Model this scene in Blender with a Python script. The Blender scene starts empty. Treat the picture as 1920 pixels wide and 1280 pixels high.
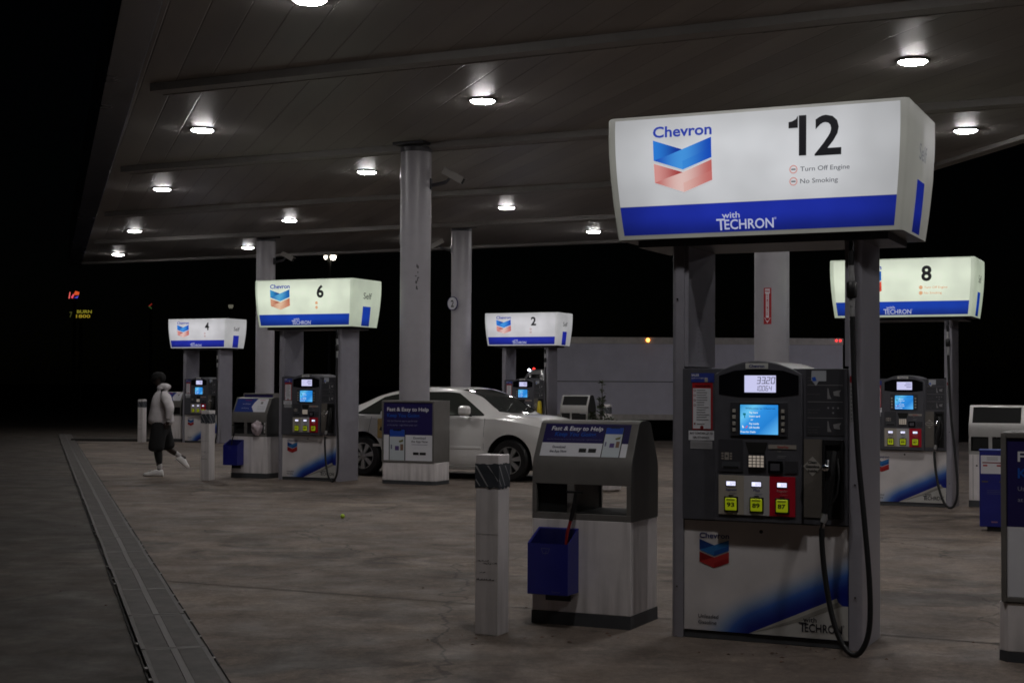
import bpy, bmesh, math, random
from mathutils import Vector, Matrix
random.seed(7)
R = math.radians
scene = bpy.context.scene
col = scene.collection

# ------------------------------------------------------------------ materials
def lin(c):
    return tuple(((x/255)/12.92 if x/255 <= .04045 else ((x/255+.055)/1.055)**2.4) for x in c)
_m = {}
def mat(name, c, rough=.5, metal=0., em=None, es=0., vary=0., vscale=6., bump=0., bscale=60., coat=0., grime=0.):
    if name in _m: return _m[name]
    m = bpy.data.materials.new(name); m.use_nodes = True
    nt = m.node_tree; b = nt.nodes['Principled BSDF']
    b.inputs['Base Color'].default_value = (*c, 1)
    b.inputs['Roughness'].default_value = rough
    b.inputs['Metallic'].default_value = metal
    if coat: b.inputs['Coat Weight'].default_value = coat; b.inputs['Coat Roughness'].default_value = .05
    if em is not None:
        b.inputs['Emission Color'].default_value = (*em, 1); b.inputs['Emission Strength'].default_value = es
    tc = None
    if vary or bump or grime:
        tc = nt.nodes.new('ShaderNodeTexCoord')
    if vary or grime:
        n = nt.nodes.new('ShaderNodeTexNoise'); n.inputs['Scale'].default_value = vscale; n.inputs['Detail'].default_value = 6
        n.inputs['Roughness'].default_value = .65
        nt.links.new(tc.outputs['Object'], n.inputs['Vector'])
        r = nt.nodes.new('ShaderNodeMapRange'); r.inputs[1].default_value = .3; r.inputs[2].default_value = .7
        r.inputs[3].default_value = 1-vary; r.inputs[4].default_value = 1+vary*.4
        nt.links.new(n.outputs['Fac'], r.inputs[0])
        mx = nt.nodes.new('ShaderNodeMix'); mx.data_type = 'RGBA'; mx.blend_type = 'MULTIPLY'; mx.inputs[0].default_value = 1
        mx.inputs[6].default_value = (*c, 1); nt.links.new(r.outputs[0], mx.inputs[7])
        out = mx.outputs[2]
        if grime:   # vertical runs and dirt low down
            mp = nt.nodes.new('ShaderNodeMapping'); mp.inputs['Scale'].default_value = (9, 9, .7)
            nt.links.new(tc.outputs['Object'], mp.inputs['Vector'])
            n2 = nt.nodes.new('ShaderNodeTexNoise'); n2.inputs['Scale'].default_value = 1.6; n2.inputs['Detail'].default_value = 5
            nt.links.new(mp.outputs[0], n2.inputs['Vector'])
            sp = nt.nodes.new('ShaderNodeSeparateXYZ'); nt.links.new(tc.outputs['Object'], sp.inputs[0])
            r3 = nt.nodes.new('ShaderNodeMapRange'); r3.inputs[1].default_value = 0; r3.inputs[2].default_value = .35
            r3.inputs[3].default_value = .22; r3.inputs[4].default_value = 0; nt.links.new(sp.outputs['Z'], r3.inputs[0])
            ad = nt.nodes.new('ShaderNodeMath'); ad.operation = 'ADD'; nt.links.new(n2.outputs['Fac'], ad.inputs[0]); nt.links.new(r3.outputs[0], ad.inputs[1])
            r2 = nt.nodes.new('ShaderNodeMapRange'); r2.inputs[1].default_value = .5; r2.inputs[2].default_value = .85
            r2.inputs[3].default_value = 0; r2.inputs[4].default_value = grime; nt.links.new(ad.outputs[0], r2.inputs[0])
            m2 = nt.nodes.new('ShaderNodeMix'); m2.data_type = 'RGBA'
            nt.links.new(r2.outputs[0], m2.inputs[0]); nt.links.new(out, m2.inputs[6]); m2.inputs[7].default_value = (.07, .055, .045, 1)
            out = m2.outputs[2]
        nt.links.new(out, b.inputs['Base Color'])
        r4 = nt.nodes.new('ShaderNodeMapRange'); r4.inputs[3].default_value = max(.02, rough-.12); r4.inputs[4].default_value = min(1, rough+.12)
        nt.links.new(n.outputs['Fac'], r4.inputs[0]); nt.links.new(r4.outputs[0], b.inputs['Roughness'])
    if bump:
        n = nt.nodes.new('ShaderNodeTexNoise'); n.inputs['Scale'].default_value = bscale; n.inputs['Detail'].default_value = 4
        nt.links.new(tc.outputs['Object'], n.inputs['Vector'])
        bp = nt.nodes.new('ShaderNodeBump'); bp.inputs['Strength'].default_value = bump; bp.inputs['Distance'].default_value = .01
        nt.links.new(n.outputs['Fac'], bp.inputs['Height']); nt.links.new(bp.outputs[0], b.inputs['Normal'])
    _m[name] = m
    return m
def emit(name, rgb, s=1.0, k=0., rough=.4):
    c = lin(rgb)
    return mat(name, tuple(x*k for x in c), rough, em=c, es=s)

# ------------------------------------------------------------------ mesh builder
_font = {}
def glyphs(s, off=0.):
    key = (s, off)
    if key in _font: return _font[key]
    cu = bpy.data.curves.new('t', 'FONT'); cu.body = s; cu.size = 1; cu.offset = off; cu.fill_mode = 'FRONT'; cu.resolution_u = 3
    ob = bpy.data.objects.new('t', cu); col.objects.link(ob)
    dg = bpy.context.evaluated_depsgraph_get(); me = bpy.data.meshes.new_from_object(ob.evaluated_get(dg))
    v = [(p.co.x, p.co.y) for p in me.vertices]; f = [tuple(p.vertices) for p in me.polygons]
    bpy.data.objects.remove(ob); bpy.data.curves.remove(cu); bpy.data.meshes.remove(me)
    if not v: v = [(0, 0)]
    x0 = min(p[0] for p in v); x1 = max(p[0] for p in v)
    _font[key] = (v, f, x0, x1)
    return _font[key]
CAP = .73  # cap height of the font at size 1
class MB:
    def __init__(s): s.v = []; s.f = []; s.m = []; s.mats = []
    def mi(s, m):
        if m not in s.mats: s.mats.append(m)
        return s.mats.index(m)
    def add(s, vs, fs, m):
        o = len(s.v); k = s.mi(m); s.v += [tuple(p) for p in vs]
        for f in fs: s.f.append(tuple(i+o for i in f)); s.m.append(k)
        return s
    def box(s, x0, x1, y0, y1, z0, z1, m, T=None):
        vs = [(x, y, z) for z in (z0, z1) for y in (y0, y1) for x in (x0, x1)]
        if T: vs = [T @ Vector(p) for p in vs]
        return s.add(vs, [(0, 2, 3, 1), (4, 5, 7, 6), (0, 1, 5, 4), (2, 6, 7, 3), (0, 4, 6, 2), (1, 3, 7, 5)], m)
    def prism(s, poly, a, b, m, axis='y'):      # poly in the plane across the axis
        n = len(poly)
        def P(p, t):
            return {'y': (p[0], t, p[1]), 'x': (t, p[0], p[1]), 'z': (p[0], p[1], t)}[axis]
        vs = [P(p, a) for p in poly]+[P(p, b) for p in poly]
        fs = [tuple(range(n)), tuple(range(2*n-1, n-1, -1))]+[(i, i+n, (i+1) % n+n, (i+1) % n) for i in range(n)]
        return s.add(vs, fs, m)
    def tube(s, pts, r, m, n=10, caps=True):
        pts = [Vector(p) for p in pts]; vs = []; fs = []
        rr = r if isinstance(r, (list, tuple)) else [r]*len(pts)
        t0 = (pts[1]-pts[0]).normalized(); up = Vector((0, 0, 1)) if abs(t0.z) < .9 else Vector((1, 0, 0))
        nrm = t0.cross(up).normalized()
        for i, p in enumerate(pts):
            t = (pts[min(i+1, len(pts)-1)]-pts[max(i-1, 0)]).normalized()
            nrm = (nrm-t*nrm.dot(t)).normalized(); b = t.cross(nrm)
            for k in range(n):
                a = 2*math.pi*k/n; vs.append(p+(nrm*math.cos(a)+b*math.sin(a))*rr[i])
        for i in range(len(pts)-1):
            for k in range(n):
                fs.append((i*n+k, i*n+(k+1) % n, (i+1)*n+(k+1) % n, (i+1)*n+k))
        if caps: fs += [tuple(range(n-1, -1, -1)), tuple(range((len(pts)-1)*n, len(pts)*n))]
        return s.add(vs, fs, m)
    def lathe(s, prof, c, m, n=24, axis='z', close=True):   # prof: (radius, height)
        vs = []; fs = []
        for r, h in prof:
            for k in range(n):
                a = 2*math.pi*k/n; x, y = r*math.cos(a), r*math.sin(a)
                q = {'z': (x, y, h), 'y': (x, h, y), 'x': (h, x, y)}[axis]
                vs.append((c[0]+q[0], c[1]+q[1], c[2]+q[2]))
        for i in range(len(prof)-1):
            for k in range(n): fs.append((i*n+k, i*n+(k+1) % n, (i+1)*n+(k+1) % n, (i+1)*n+k))
        if close: fs += [tuple(range(n-1, -1, -1)), tuple(range((len(prof)-1)*n, len(prof)*n))]
        return s.add(vs, fs, m)
    def poly(s, pts, fn, m):                     # flat polygon on a surface fn(a,b)->xyz
        return s.add([fn(*p) for p in pts], [tuple(range(len(pts)))], m)
    def rect(s, x0, x1, z0, z1, fn, m, nx=1, nz=1):
        vs = [fn(x0+(x1-x0)*i/nx, z0+(z1-z0)*j/nz) for j in range(nz+1) for i in range(nx+1)]
        fs = [(j*(nx+1)+i, j*(nx+1)+i+1, (j+1)*(nx+1)+i+1, (j+1)*(nx+1)+i) for j in range(nz) for i in range(nx)]
        return s.add(vs, fs, m)
    def disc(s, x, z, r, fn, m, n=16, ri=0.):
        if ri:
            vs = [fn(x+q*math.cos(2*math.pi*k/n), z+q*math.sin(2*math.pi*k/n)) for q in (ri, r) for k in range(n)]
            return s.add(vs, [(k, (k+1) % n, n+(k+1) % n, n+k) for k in range(n)], m)
        return s.add([fn(x+r*math.cos(2*math.pi*k/n), z+r*math.sin(2*math.pi*k/n)) for k in range(n)], [tuple(range(n))], m)
    def text(s, t, x, z, h, fn, m, w=None, al='l', off=.0, shear=0.):
        v, f, x0, x1 = glyphs(t, off)
        k = h/CAP; kx = (w/(x1-x0)) if w else k
        W = (x1-x0)*kx; dx = {'l': 0, 'c': -W/2, 'r': -W}[al]
        return s.add([fn(x+dx+(p[0]-x0)*kx+shear*p[1]*k, z+p[1]*k) for p in v], f, m)
    def build(s, name, parent=None, bevel=0., smooth=30, seg=2, label=None):
        me = bpy.data.meshes.new(name); me.from_pydata(s.v, [], s.f)
        for m in s.mats: me.materials.append(m)
        me.polygons.foreach_set('material_index', s.m)
        me.update()
        if smooth:
            me.polygons.foreach_set('use_smooth', [True]*len(me.polygons)); me.set_sharp_from_angle(angle=R(smooth))
        o = bpy.data.objects.new(name, me); col.objects.link(o)
        if parent is not None: o.parent = parent
        if bevel:
            b = o.modifiers.new('bevel', 'BEVEL'); b.width = bevel; b.segments = seg; b.limit_method = 'ANGLE'; b.angle_limit = R(40)
            b.harden_normals = True
        if label: o['label'] = label
        return o
def thing(name, label, cat, loc=(0, 0, 0), rz=0., group=None):
    o = bpy.data.objects.new(name, None); col.objects.link(o); o.empty_display_size = .2
    o.location = loc; o.rotation_euler = (0, 0, rz); o['label'] = label; o['category'] = cat
    if group: o['group'] = group
    return o
def tag(o, label, cat, group=None):
    o['label'] = label; o['category'] = cat
    if group: o['group'] = group
    return o
def kids(o): return [c for c in bpy.data.objects if c.parent == o]
def dup(o, loc=None, rz=None, label=None, parent=None, skip=()):
    c = o.copy(); col.objects.link(c)
    if parent is not None: c.parent = parent
    if loc is not None: c.location = loc
    if rz is not None: c.rotation_euler = (0, 0, rz)
    if label: c['label'] = label
    for ch in kids(o):
        if ch.name.split('.')[0] in skip: continue
        dup(ch, parent=c, skip=skip)
    return c
def FY(y):            # a plane facing -y
    return lambda x, z: (x, y, z)

ROW = R(-25)
U = Vector((math.cos(ROW), math.sin(ROW), 0)); V = Vector((-math.sin(ROW), math.cos(ROW), 0))
def at(base, x, y, z=0.):
    p = Vector((base[0], base[1], 0))+U*x+V*y; return (p.x, p.y, z)

# palette
M_post = mat('grey_metallic_paint', (.36, .35, .40), .34, .2, vary=.12, vscale=5, bump=.03, bscale=200)
M_head = mat('charcoal_plastic', (.085, .085, .10), .42, vary=.15, vscale=9, bump=.04, bscale=240)
M_head2 = mat('dark_charcoal_plastic', (.045, .045, .053), .4, vary=.1)
M_black = mat('black_plastic', (.008, .008, .009), .45)
M_gloss = mat('black_gloss_plastic', (.006, .006, .008), .12)
M_rub = mat('black_hose_rubber', (.012, .012, .013), .42, bump=.1, bscale=300)
M_chrome = mat('chrome', (.6, .6, .62), .18, 1.)
M_steel = mat('worn_steel', (.50, .50, .51), .4, .6, vary=.2, vscale=20)
M_white = mat('white_paint', (.80, .755, .76), .5, vary=.10, vscale=4, grime=.35)
M_skirt = mat('dark_grey_skirt', (.06, .063, .07), .6, vary=.25, vscale=8)
M_taupe = mat('taupe_metal', (.20, .19, .18), .42, .3, vary=.15, vscale=6)
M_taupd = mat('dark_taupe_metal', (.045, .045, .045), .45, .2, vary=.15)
M_navy = mat('navy_print', (.022, .017, .10), .35)
M_pwhite = mat('white_print', (.74, .74, .79), .4, vary=.05)
M_pgrey = mat('grey_print', (.25, .25, .26), .5)
M_pblack = mat('black_print', (.012, .012, .013), .5)
M_pblue = mat('bright_blue_print', (.02, .10, .55), .4)
M_bluep = mat('blue_plastic', (.012, .016, .21), .38, vary=.12, vscale=7)
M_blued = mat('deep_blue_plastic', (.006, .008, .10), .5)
M_red = mat('red_print', (.42, .012, .018), .45)
M_dred = mat('dark_red_print', (.22, .008, .012), .45)
M_yel = mat('yellow_green_plastic', (.62, .72, .02), .4, em=(.55, .68, .01), es=.14)
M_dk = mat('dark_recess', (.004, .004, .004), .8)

# ------------------------------------------------------------------ ground
def ground_material(name, base, dark, light, stain, sc=1.):
    m = bpy.data.materials.new(name); m.use_nodes = True; nt = m.node_tree; N = nt.nodes; L = nt.links
    b = N['Principled BSDF']
    tc = N.new('ShaderNodeTexCoord')
    def noise(scale, det=6, rough=.6, vec=None, dist=0):
        n = N.new('ShaderNodeTexNoise'); n.inputs['Scale'].default_value = scale; n.inputs['Detail'].default_value = det
        n.inputs['Roughness'].default_value = rough; n.inputs['Distortion'].default_value = dist
        L.new(vec or tc.outputs['Object'], n.inputs['Vector']); return n.outputs['Fac']
    def rng(f, a, c, lo, hi):
        r = N.new('ShaderNodeMapRange'); r.inputs[1].default_value = a; r.inputs[2].default_value = c
        r.inputs[3].default_value = lo; r.inputs[4].default_value = hi; L.new(f, r.inputs[0]); return r.outputs[0]
    def mix(f, a, c, bt='MIX'):
        x = N.new('ShaderNodeMix'); x.data_type = 'RGBA'; x.blend_type = bt
        if isinstance(f, float): x.inputs[0].default_value = f
        else: L.new(f, x.inputs[0])
        for k, v in ((6, a), (7, c)):
            if isinstance(v, tuple): x.inputs[k].default_value = (*v, 1)
            else: L.new(v, x.inputs[k])
        return x.outputs[2]
    c = mix(rng(noise(.35*sc, 5, .6), .35, .65, 0, 1), base, light)
    c = mix(rng(noise(1.3*sc, 8, .7, dist=.6), .46, .66, 0, .8), c, dark)
    c = mix(rng(noise(.16, 3, .5), .42, .60, 0, .55), c, dark)
    # tyre-darkened lanes and oil patches, stretched along the row direction
    mp = N.new('ShaderNodeMapping'); mp.inputs['Rotation'].default_value = (0, 0, R(25)); mp.inputs['Scale'].default_value = (.6, .85, 1)
    L.new(tc.outputs['Object'], mp.inputs['Vector'])
    c = mix(rng(noise(1.1, 12, .72, mp.outputs[0], .9), .50, .68, 0, .65), c, stain)
    c = mix(rng(noise(5., 10, .75, dist=.5), .50, .66, 0, .5), c, dark)
    c = mix(rng(noise(3.1, 9, .7, dist=.3), .56, .70, 0, .6), c, tuple(x*1.12 for x in light))
    # oil-dripped strips on both sides of every pump row
    mpr = N.new('ShaderNodeMapping'); mpr.inputs['Rotation'].default_value = (0, 0, R(25)); L.new(tc.outputs['Object'], mpr.inputs['Vector'])
    sy = N.new('ShaderNodeSeparateXYZ'); L.new(mpr.outputs[0], sy.inputs[0])
    def M(op, a, b=None):
        x = N.new('ShaderNodeMath'); x.operation = op
        for k, q_ in ((0, a), (1, b)):
            if q_ is None: continue
            if isinstance(q_, (int, float)): x.inputs[k].default_value = q_
            else: L.new(q_, x.inputs[k])
        return x.outputs[0]
    ph = M('ABSOLUTE', M('SUBTRACT', M('FRACT', M('DIVIDE', M('ADD', sy.outputs['Y'], 2.35), 11.7)), .5))   # .5 on a row line, 0 midway
    dd = M('ABSOLUTE', M('SUBTRACT', ph, .30))
    lane = rng(dd, .02, .15, 1, 0)
    oil = M('MULTIPLY', lane, rng(noise(1.1, 6, .65, None, 1.0), .44, .60, 0, .9))
    c = mix(oil, c, tuple(x*.8 for x in stain))
    ty = M('MULTIPLY', rng(M('ABSOLUTE', M('SUBTRACT', ph, .18)), .0, .02, 1, 0), rng(noise(.5, 4), .45, .6, 0, .45))
    c = mix(ty, c, tuple(x*.6 for x in stain))
    v = N.new('ShaderNodeTexVoronoi'); v.inputs['Scale'].default_value = 1.6; L.new(tc.outputs['Object'], v.inputs['Vector'])
    sp = rng(v.outputs['Distance'], .06, .20, 1, 0)
    nn = rng(noise(14, 4), .4, .6, 0, 1)
    mm = N.new('ShaderNodeMath'); mm.operation = 'MULTIPLY'; L.new(sp, mm.inputs[0]); L.new(nn, mm.inputs[1])
    mm2 = N.new('ShaderNodeMath'); mm2.operation = 'MULTIPLY'; L.new(mm.outputs[0], mm2.inputs[0]); mm2.inputs[1].default_value = .55
    c = mix(mm2.outputs[0], c, tuple(x*.5 for x in dark))
    # cracks
    vc = N.new('ShaderNodeTexVoronoi'); vc.feature = 'DISTANCE_TO_EDGE'; vc.inputs['Scale'].default_value = .22
    mp2 = N.new('ShaderNodeVectorMath'); mp2.operation = 'ADD'; L.new(tc.outputs['Object'], mp2.inputs[0])
    nz = N.new('ShaderNodeTexNoise'); nz.inputs['Scale'].default_value = 1.2; nz.inputs['Detail'].default_value = 5; L.new(tc.outputs['Object'], nz.inputs['Vector'])
    L.new(nz.outputs['Color'], mp2.inputs[1]); L.new(mp2.outputs[0], vc.inputs['Vector'])
    ck = rng(vc.outputs['Distance'], .0015, .004, .55, 0)
    c = mix(ck, c, (.02, .017, .015))  # cracks
    fine = rng(noise(90, 3, .7), .3, .7, .78, 1.2)
    c = mix(1.0, c, fine, 'MULTIPLY')
    c = mix(1.0, c, rng(noise(19, 7, .75), .3, .7, .70, 1.25), 'MULTIPLY')
    sp2 = rng(noise(33, 2, .5), .70, .76, 0, .75); c = mix(sp2, c, tuple(x*.45 for x in dark))
    L.new(c, b.inputs['Base Color'])
    L.new(rng(noise(2.2, 6), .3, .7, .55, .92), b.inputs['Roughness'])
    b.inputs['Specular IOR Level'].default_value = .35
    bp = N.new('ShaderNodeBump'); bp.inputs['Strength'].default_value = .35; bp.inputs['Distance'].default_value = .006
    L.new(noise(70, 6, .7), bp.inputs['Height']); L.new(bp.outputs[0], b.inputs['Normal'])
    return m
M_conc = ground_material('oil_stained_concrete', (.188, .148, .122), (.095, .075, .062), (.255, .202, .160), (.078, .061, .051))
M_asph = ground_material('worn_asphalt', (.070, .057, .047), (.038, .032, .027), (.098, .079, .064), (.040, .034, .029), 1.4)
def structure(o): o['kind'] = 'structure'; return o
g = MB()
ys = [-60, -20, 0, 15, 30, 42, 44, 46, 48, 50, 52, 54, 60, 90, 160, 400, 1500]
xs = [-1200, -300, -80, -30, -14, -12, -10, -8, -6, -4, -2, 0, 10, 30, 80, 300, 1200]
def gz(y, x=5.):
    t = min(1, max(0, (y-43)/9)); u = min(1, max(0, (x+12)/9)); return -.75*t*t*(3-2*t)*u*u*(3-2*u)
vs = [(x, y, gz(y, x)) for y in ys for x in xs]
n = len(xs)
g.add(vs, [(j*n+i, j*n+i+1, (j+1)*n+i+1, (j+1)*n+i) for j in range(len(ys)-1) for i in range(n-1)], M_asph)
structure(g.build('ground'))
DR0 = Vector((-1.71, 7.96, 0)); DRD = Vector((-11.1, 34.76, 0)).normalized(); DRN = Vector((DRD.y, -DRD.x, 0))
s0 = DR0+DRN*.21
def onl(y): return s0.x+(y-s0.y)*DRD.x/DRD.y
g = MB(); z = .004
pts = [(onl(-6), -6), (16, -6), (16, 36.0), (3.7, 38.0), (-3.0, 39.6), (onl(40.4), 40.4)]
g.prism(pts, -.02, z, M_conc, 'z')
structure(g.build('pavement', smooth=0))
g = MB()
for k in range(7):      # saw cuts in the slab, parallel with the rows
    a = Vector((onl(10), 10, 0))+DRD*(k*4.3-2.2); b = a+U*19
    w = V*.010
    if k not in (2,): g.add([a-w+Vector((0, 0, .0075)), b-w+Vector((0, 0, .0075)), b+w+Vector((0, 0, .0075)), a+w+Vector((0, 0, .0075))], [(0, 1, 2, 3)], mat('joint_filler', (.07, .06, .052), .9))
structure(g.build('pavement_joints', smooth=0))
kb = MB()
kb.box(-.1, 3.9, -.06, .06, 0, .07, mat('dark_kerb', (.03, .027, .025), .8, vary=.3), Matrix.Translation((-11.9, 40.5, 0)) @ Matrix.Rotation(R(-3), 4, 'Z'))
structure(kb.build('kerb', bevel=.01))

# trench drain: a run of grates
dr = thing('trench_drain', 'long straight grated drain channel let into the paving at the canopy edge', 'drain', (DR0.x, DR0.y, .006), math.atan2(DRD.y, DRD.x)-math.pi/2)
M_gr = mat('galvanised_grate', (.19, .175, .165), .55, .3, vary=.45, vscale=3.5, bump=.05)
M_gr2 = mat('scratched_grate_strip', (.12, .11, .105), .6, .15, vary=.3, vscale=6)
ch = MB(); ch.box(-.186, .186, -4, 39.0, 0, .003, M_dk); ch.build('channel', dr, smooth=0)
GL = 1.32
def grate_mesh(seed):
    rnd = random.Random(seed); q = MB()
    for s in (-1, 1): q.box(s*.175-.013, s*.175+.013, .008, GL-.008, .004, .0155, mat('grimy_grate_rail', (.105, .096, .09), .65, .1, vary=.4, vscale=9))
    q.box(-.020, .020, .008, GL-.008, .004, .0150, M_gr2)
    q.box(-.162, .162, .008, .03, .004, .0145, M_gr); q.box(-.162, .162, GL-.03, GL-.008, .004, .0145, M_gr)
    y = .045
    while y < GL-.05:
        q.box(-.162, -.024, y, y+.013, .004, .0145, M_gr); q.box(.024, .162, y, y+.013, .004, .0145, M_gr); y += .032
    for k in range(3):
        s = rnd.choice((-1, 1)); y = rnd.uniform(.1, GL-.15); q.box(min(s*.188, s*.206), max(s*.188, s*.206), y, y+.06, -.004, .013, M_gr)
    return q
protos = [grate_mesh(k) for k in range(3)]
base_gr = []
for k in range(31):
    y = -1.35*1+k*GL-.3
    if k < 3: o = protos[k].build('grate', dr, smooth=0); base_gr.append(o)
    else: o = base_gr[k % 3].copy(); col.objects.link(o); o.parent = dr
    o.location = (random.uniform(-.003, .003), y, random.uniform(0, .003)); o.rotation_euler = (random.uniform(-.001, .001), random.uniform(-.006, .006), random.uniform(-.002, .002))
lp = MB()
rl = random.Random(4)
for s in (-1, 1):
    y = -4
    while y < 39.0:
        l = rl.uniform(.3, 1.2); w = rl.uniform(.0005, .005); lp.box(s*.208-w, s*.208+w, y, y+l, -.002, .003, M_dk); y += l
lp.build('edge_gap', dr, smooth=0)

# ------------------------------------------------------------------ canopy
def soffit_material():
    m = bpy.data.materials.new('white_soffit_decking'); m.use_nodes = True; nt = m.node_tree; N = nt.nodes; L = nt.links
    b = N['Principled BSDF']; tc = N.new('ShaderNodeTexCoord')
    mp = N.new('ShaderNodeMapping'); mp.inputs['Rotation'].default_value = (0, 0, -math.atan2(DRD.y, DRD.x)+math.pi/2)
    L.new(tc.outputs['Object'], mp.inputs['Vector'])
    mp.vector_type = 'POINT'
    sp = N.new('ShaderNodeSeparateXYZ'); L.new(mp.outputs[0], sp.inputs[0])
    def math_(op, a, bb=None):
        x = N.new('ShaderNodeMath'); x.operation = op
        for k, v in ((0, a), (1, bb)):
            if v is None: continue
            if isinstance(v, (int, float)): x.inputs[k].default_value = v
            else: L.new(v, x.inputs[k])
        return x.outputs[0]
    fr = math_('FRACT', math_('DIVIDE', sp.outputs['X'], .41))
    idx = math_('FLOOR', math_('DIVIDE', sp.outputs['X'], .41))
    d = math_('ABSOLUTE', math_('SUBTRACT', fr, .5))
    seam = N.new('ShaderNodeMapRange'); seam.inputs[1].default_value = .47; seam.inputs[2].default_value = .495
    seam.inputs[3].default_value = 0; seam.inputs[4].default_value = 1; L.new(d, seam.inputs[0])
    wn = N.new('ShaderNodeTexWhiteNoise'); wn.noise_dimensions = '1D'; L.new(idx, wn.inputs['W'])
    no = N.new('ShaderNodeTexNoise'); no.inputs['Scale'].default_value = .7; no.inputs['Detail'].default_value = 7
    mp3 = N.new('ShaderNodeMapping'); mp3.inputs['Scale'].default_value = (2.2, .35, 1); L.new(mp.outputs[0], mp3.inputs['Vector']); L.new(mp3.outputs[0], no.inputs['Vector'])
    f = math_('ADD', math_('MULTIPLY', wn.outputs['Value'], .16), math_('MULTIPLY', no.outputs['Fac'], .75))
    cr = N.new('ShaderNodeMapRange'); cr.inputs[1].default_value = .15; cr.inputs[2].default_value = .75; cr.inputs[3].default_value = .55; cr.inputs[4].default_value = 1.12
    L.new(f, cr.inputs[0])
    sm = math_('SUBTRACT', 1, math_('MULTIPLY', seam.outputs[0], .22))
    val = math_('MULTIPLY', cr.outputs[0], sm)
    mx = N.new('ShaderNodeMix'); mx.data_type = 'RGBA'; mx.blend_type = 'MULTIPLY'; mx.inputs[0].default_value = 1
    mx.inputs[6].default_value = (.345, .325, .31, 1); L.new(val, mx.inputs[7]); L.new(mx.outputs[2], b.inputs['Base Color'])
    rr = N.new('ShaderNodeMapRange'); rr.inputs[3].default_value = .32; rr.inputs[4].default_value = .6; L.new(no.outputs['Fac'], rr.inputs[0]); L.new(rr.outputs[0], b.inputs['Roughness'])
    b.inputs['Specular IOR Level'].default_value = .12
    wv = math_('ADD', math_('MULTIPLY', seam.outputs[0], -1), math_('MULTIPLY', no.outputs['Fac'], .8))
    bp = N.new('ShaderNodeBump'); bp.inputs['Strength'].default_value = .5; bp.inputs['Distance'].default_value = .012
    L.new(wv, bp.inputs['Height']); L.new(bp.outputs[0], b.inputs['Normal'])
    return m
M_sof = soffit_material()
M_beam = mat('soffit_beam_paint', (.27, .255, .245), .55, vary=.2, vscale=1.5)
M_fas = mat('dark_blue_fascia', (.07, .075, .11), .25, vary=.3, vscale=.6)
M_steelroof = mat('roof_sheet', (.1, .1, .1), .7)
CZ = 5.5
def lx(y): return -3.60+(y-15.01)*(-.3149)
FL = (lx(48.1), 48.1); FR = (5.0, 38.58); NR = (12.2, -1.); NL = (lx(-1), -1.)
can = thing('canopy', 'large flat white soffited canopy roof over the fuel pumps', 'canopy', (0, 0, 0))
q = MB(); q.prism([NL, NR, FR, FL], CZ, CZ+.12, M_sof, 'z'); q.build('soffit', can, smooth=0)
q = MB(); q.prism([NL, NR, FR, FL], 6.25, 6.3, M_steelroof, 'z'); q.build('roof_deck', can, smooth=0)
def edge_box(a, b, w, z0, z1, m, name, inner=0.):
    a = Vector((*a, 0)); b = Vector((*b, 0)); d = (b-a).normalized(); nn = Vector((d.y, -d.x, 0))
    q = MB(); P = [a-nn*inner, b-nn*inner, b+nn*w, a+nn*w]
    q.prism([(p.x, p.y) for p in P], z0, z1, m, 'z'); return q.build(name, can, bevel=.012)
edge_box(FL, NL, .40, CZ-.10, CZ+.95, M_fas, 'fascia')
edge_box(FR, FL, .22, CZ-.07, CZ+.95, M_beam, 'fascia')
edge_box(NR, FR, .22, CZ-.07, CZ+.95, M_beam, 'fascia')
# soffit gutters across the canopy
bd = (Vector((FR[0]-FL[0], FR[1]-FL[1], 0))).normalized(); bn = Vector((-bd.y, bd.x, 0))
if bn.y < 0: bn = -bn
def isect(k, P, Q):
    P = Vector((*P, 0)); Q = Vector((*Q, 0)); a = P.dot(bn); b = Q.dot(bn); t = (k-a)/(b-a); return P+(Q-P)*t
for k in (4.1, 9.7, 15.2, 20.8, 26.2, 31.3):
    a = isect(k, NL, FL); b = isect(k, NR, FR)
    a = a+bd*.35; b = b-bd*.1; q = MB()
    P = [a-bn*.10, b-bn*.10, b+bn*.16, a+bn*.16]
    q.prism([(p.x, p.y) for p in P], CZ-.10, CZ-.001, M_beam, 'z')
    # drip lip, brighter rolled edge
    P = [a+bn*.16, b+bn*.16, b+bn*.20, a+bn*.20]; q.prism([(p.x, p.y) for p in P], CZ-.108, CZ-.08, M_sof, 'z')
    q.build('beam', can, smooth=0)

# canopy lamps
lamps = [(4.77, 17.61), (-.42, 20.22), (-4.78, 22.69), (6.86, 22.37), (-2.68, 27.12), (-7.04, 29.67), (2.37, 24.7), (-.13, 32.48), (-5.32, 35.27), (-9.7, 37.95),
         (2.05, 37.45), (4.35, 30.0), (-7.58, 42.39), (-11.97, 44.92), (-2.65, 39.9), (-2.07, 14.92), (2.6, 12.5), (7.2, 10.2), (4.6, 5.6), (9.2, 15.2), (.45, 7.7)]
M_lens = mat('lit_lamp_lens', (.8, .8, .8), .4, em=(1., .97, .95), es=182)
lampnames = ['over the upper corner of the near sign', 'in the middle of the soffit', 'near the dark fascia with a wide reflection', 'near the side edge, above sign 8',
 'just beside the near camera column', 'second along the dark fascia', 'behind the twelve sign', 'above the gap between the two middle columns', 'above the sixth pump sign', 'third along the canopy edge',
 'at the far canopy edge', 'hidden above pump sign twelve', 'beside the far column with a camera', 'at the far corner of the canopy', 'behind the near round column', 'cut off by the top of the picture',
 'over the near trash bin', 'over the near pump', 'over the drain', 'over the viewer', 'over the near apron', 'over the side apron', 'near the viewer']
lamp0 = None
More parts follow.
